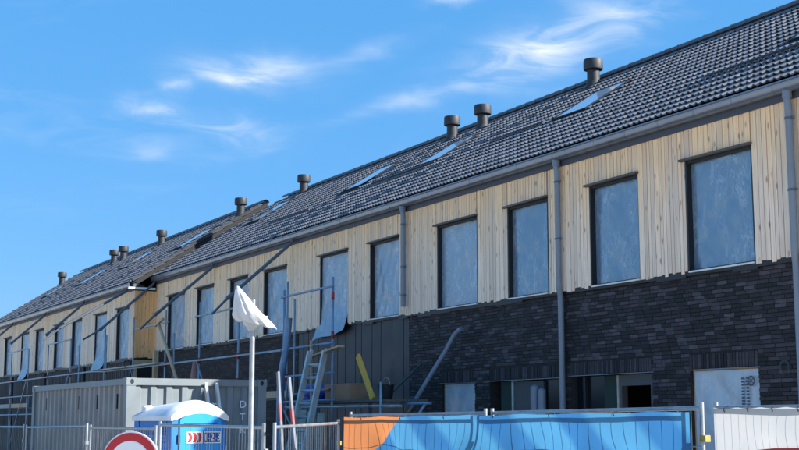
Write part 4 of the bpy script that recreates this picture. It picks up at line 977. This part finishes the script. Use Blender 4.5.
# ------------------------------------------------------------------ round sign, bagged sign, barrier boards
sc_ = dep(130, 463, 12.6); fd = (CAM - sc_); fd.z = 0; fd.normalize(); fd = Matrix.Rotation(R(-25), 3, 'Z') @ fd; sr = Vector((-fd.y, fd.x, 0))
sg = thing('round_road_sign', (sc_.x, sc_.y, 0), 'round road sign with a red ring on a white face before the fence', 'road sign')
RS = 31 / 1315 * 12.6
def disc(mb, c, r0, r1, o, th=.004, n=48):
    vs = []
    for oo in (o, o - th):
        for r_ in ((r0, r1) if r0 > 0 else (r1,)):
            for i in range(n): t = 2 * math.pi * i / n; vs.append(c + sr * r_ * math.cos(t) + Vector((0, 0, r_ * math.sin(t))) + fd * oo)
    if r0 > 0:
        f1 = [(i, (i + 1) % n, n + (i + 1) % n, n + i) for i in range(n)]; f2 = [(2 * n + a for a in f) for f in f1]
        mb.add(vs, f1 + [tuple(2 * n + a for a in f) for f in f1] + [(n + i, n + (i + 1) % n, 3 * n + (i + 1) % n, 3 * n + i) for i in range(n)] + [(i, (i + 1) % n, 2 * n + (i + 1) % n, 2 * n + i) for i in range(n)])
    else: mb.add(vs, [tuple(range(n)), tuple(range(2 * n - 1, n - 1, -1))] + [(i, (i + 1) % n, n + (i + 1) % n, n + i) for i in range(n)])
mb = MB(); disc(mb, sc_, 0, RS, 0, .02); mb.build('sign_plate', 'whitepaint', sg)
mb = MB(); disc(mb, sc_, 0, RS * .70, .005, .003); mb.build('white_face', 'white', sg)
mb = MB(); disc(mb, sc_, RS * .70, RS * .955, .0055, .004); mb.build('red_ring', 'red', sg)
mb = MB(); q = sc_ - fd * .05; mb.tube([(q.x, q.y, 0), (q.x, q.y, sc_.z + .15)], .024, 10); mb.build('post', 'galv', sg, True)
bp_ = dep(251, 421, 13.4)
bs = thing('bagged_sign', (bp_.x, bp_.y, 0), 'galvanised sign pole with its sign wrapped in white plastic', 'road sign')
ztop = dep(251, 300, 13.4).z
mb = MB(); mb.tube([(bp_.x, bp_.y, 0), (bp_.x, bp_.y, ztop)], .027, 12); mb.build('pole', 'galv', bs, True)
# bag: rings of a sack draped over a triangular sign, pinched at the pole
br = RT; bd = FH
def bpt(x, y): return dep(x, y, 13.4)
le = [(236.5, 286.5), (235, 291), (234.2, 297), (233.4, 303), (232.6, 309), (232, 314), (233, 317.5), (236, 320.5)]
ri = [(239, 286.5), (243.5, 291.5), (249, 298), (255, 305), (261, 312.5), (267.5, 319), (273, 324.5), (276.5, 328.5)]
mb = MB(); vs = []; fs = []; nr = 44
for k_, ((xa, ya), (xb, yb)) in enumerate(zip(le, ri)):
    pa_, pb_ = bpt(xa, ya), bpt(xb, yb); c = (pa_ + pb_) / 2; hv = (pb_ - pa_) / 2; th = .02 + .105 * math.sin(math.pi * min(1, .10 + k_ / 10.5)); q = min(1, k_ / 4)
    for i in range(nr):
        t = 2 * math.pi * i / nr; cr = 1 + q * (.07 * math.sin(5 * t + .35 * k_) + .06 * math.sin(9 * t - .5 * k_ + 1) + .06 * math.sin(15 * t + .8 * k_))
        sag = Vector((0, 0, -.008 * q * math.sin(7 * t + k_) - .006 * q * math.sin(12 * t)))
        vs.append(c + hv * math.cos(t) * (1 + .02 * math.sin(6 * t + k_)) + bd * th * cr * math.sin(t) + sag)
for k_ in range(len(le) - 1):
    for i in range(nr): fs.append((k_ * nr + i, k_ * nr + (i + 1) % nr, (k_ + 1) * nr + (i + 1) % nr, (k_ + 1) * nr + i))
fs.append(tuple(range(nr)))
mb.add(vs, fs); mb.build('plastic_bag', 'bag', bs, True)
mb = MB(); vs = []; fs = []
for k_, (yy, xa, xb) in enumerate([(316, 241, 266), (321, 243, 264), (325, 245.5, 259.5), (328, 247.5, 256), (331, 248.6, 254.4)]):
    pa_, pb_ = bpt(xa, yy), bpt(xb, yy); c = (pa_ + pb_) / 2; hw = (pb_ - pa_).length / 2
    for i in range(nr): t = 2 * math.pi * i / nr; w_ = 1 + .10 * math.sin(8 * t + k_) + .06 * math.sin(13 * t); vs.append(c + br * hw * w_ * math.cos(t) + bd * min(hw, .07) * w_ * math.sin(t))
for k_ in range(4):
    for i in range(nr): fs.append((k_ * nr + i, k_ * nr + (i + 1) % nr, (k_ + 1) * nr + (i + 1) % nr, (k_ + 1) * nr + i))
mb.add(vs, fs); mb.build('bag_neck', 'bag', bs, True)
# striped barrier boards standing by the container corner
for i, (xt, xb, yt) in enumerate(((278, 283, 372), (289, 297, 378))):
    a = dep(xb, 470, 17.6); b = dep(xt, yt, 17.9 + .1 * i); a = a + (a - b) * ((a.z) / (b.z - a.z)); a.z = 0
    a = Vector((a.x, a.y, .0)); d = b - a; root = thing('barrier_board', a, ['red and white striped board leaning upright at the container corner', 'red and white striped board slanting by the foot of the ladder'][i], 'barrier')
    nseg = 6
    for s in range(nseg):
        t0, t1 = [0, .2, .37, .55, .74, .83, 1][s], [0, .2, .37, .55, .74, .83, 1][s + 1]
        mb = MB(); mb.bar(a + d * t0, a + d * (t1 - .0005), .06, .03, (0, 1, 0)); mb.build('stripe', ('boardgrey', 'coupler', 'boardgrey', 'boardgrey', 'coupler', 'boardgrey')[s], root)
# flexible drain hose hanging at the scaffold
mb = MB(); hp = [onY(288.5, 318, 11.1), onY(287.5, 335, 11.1), onY(286, 350, 11.05), onY(283, 365, 11.0), onY(280.5, 380, 11.0), onY(280, 400, 10.95)]; hp.append(Vector((hp[-1].x, hp[-1].y, .05)))
mb.tube(hp, [.085] + [.075] * (len(hp) - 1), 12); tag(mb.build('drain_hose', 'tube_blue', None, True), 'blue grey flexible hose hanging down by the scaffold bay', 'hose')
# two rolls of foil standing in the opening of house B
for i, (dx, hh_, r_) in enumerate(((0, 2.52, .085), (.20, 2.46, .07))):
    mb = MB(); mb.lathe((-19.0 + dx, D - .17, 0), [(r_ * .96, 0), (r_, .3), (r_ * 1.03, 1.5), (r_, hh_ - .03), (r_ * .45, hh_), (r_ * .4, hh_ - .05)], 14)
    tag(mb.build('foil_roll', 'pvc', None, True), ['taller foil roll standing upright before the wide brick opening', 'shorter foil roll standing upright next to the downpipe'][i], 'roll', 'foil rolls by the opening')
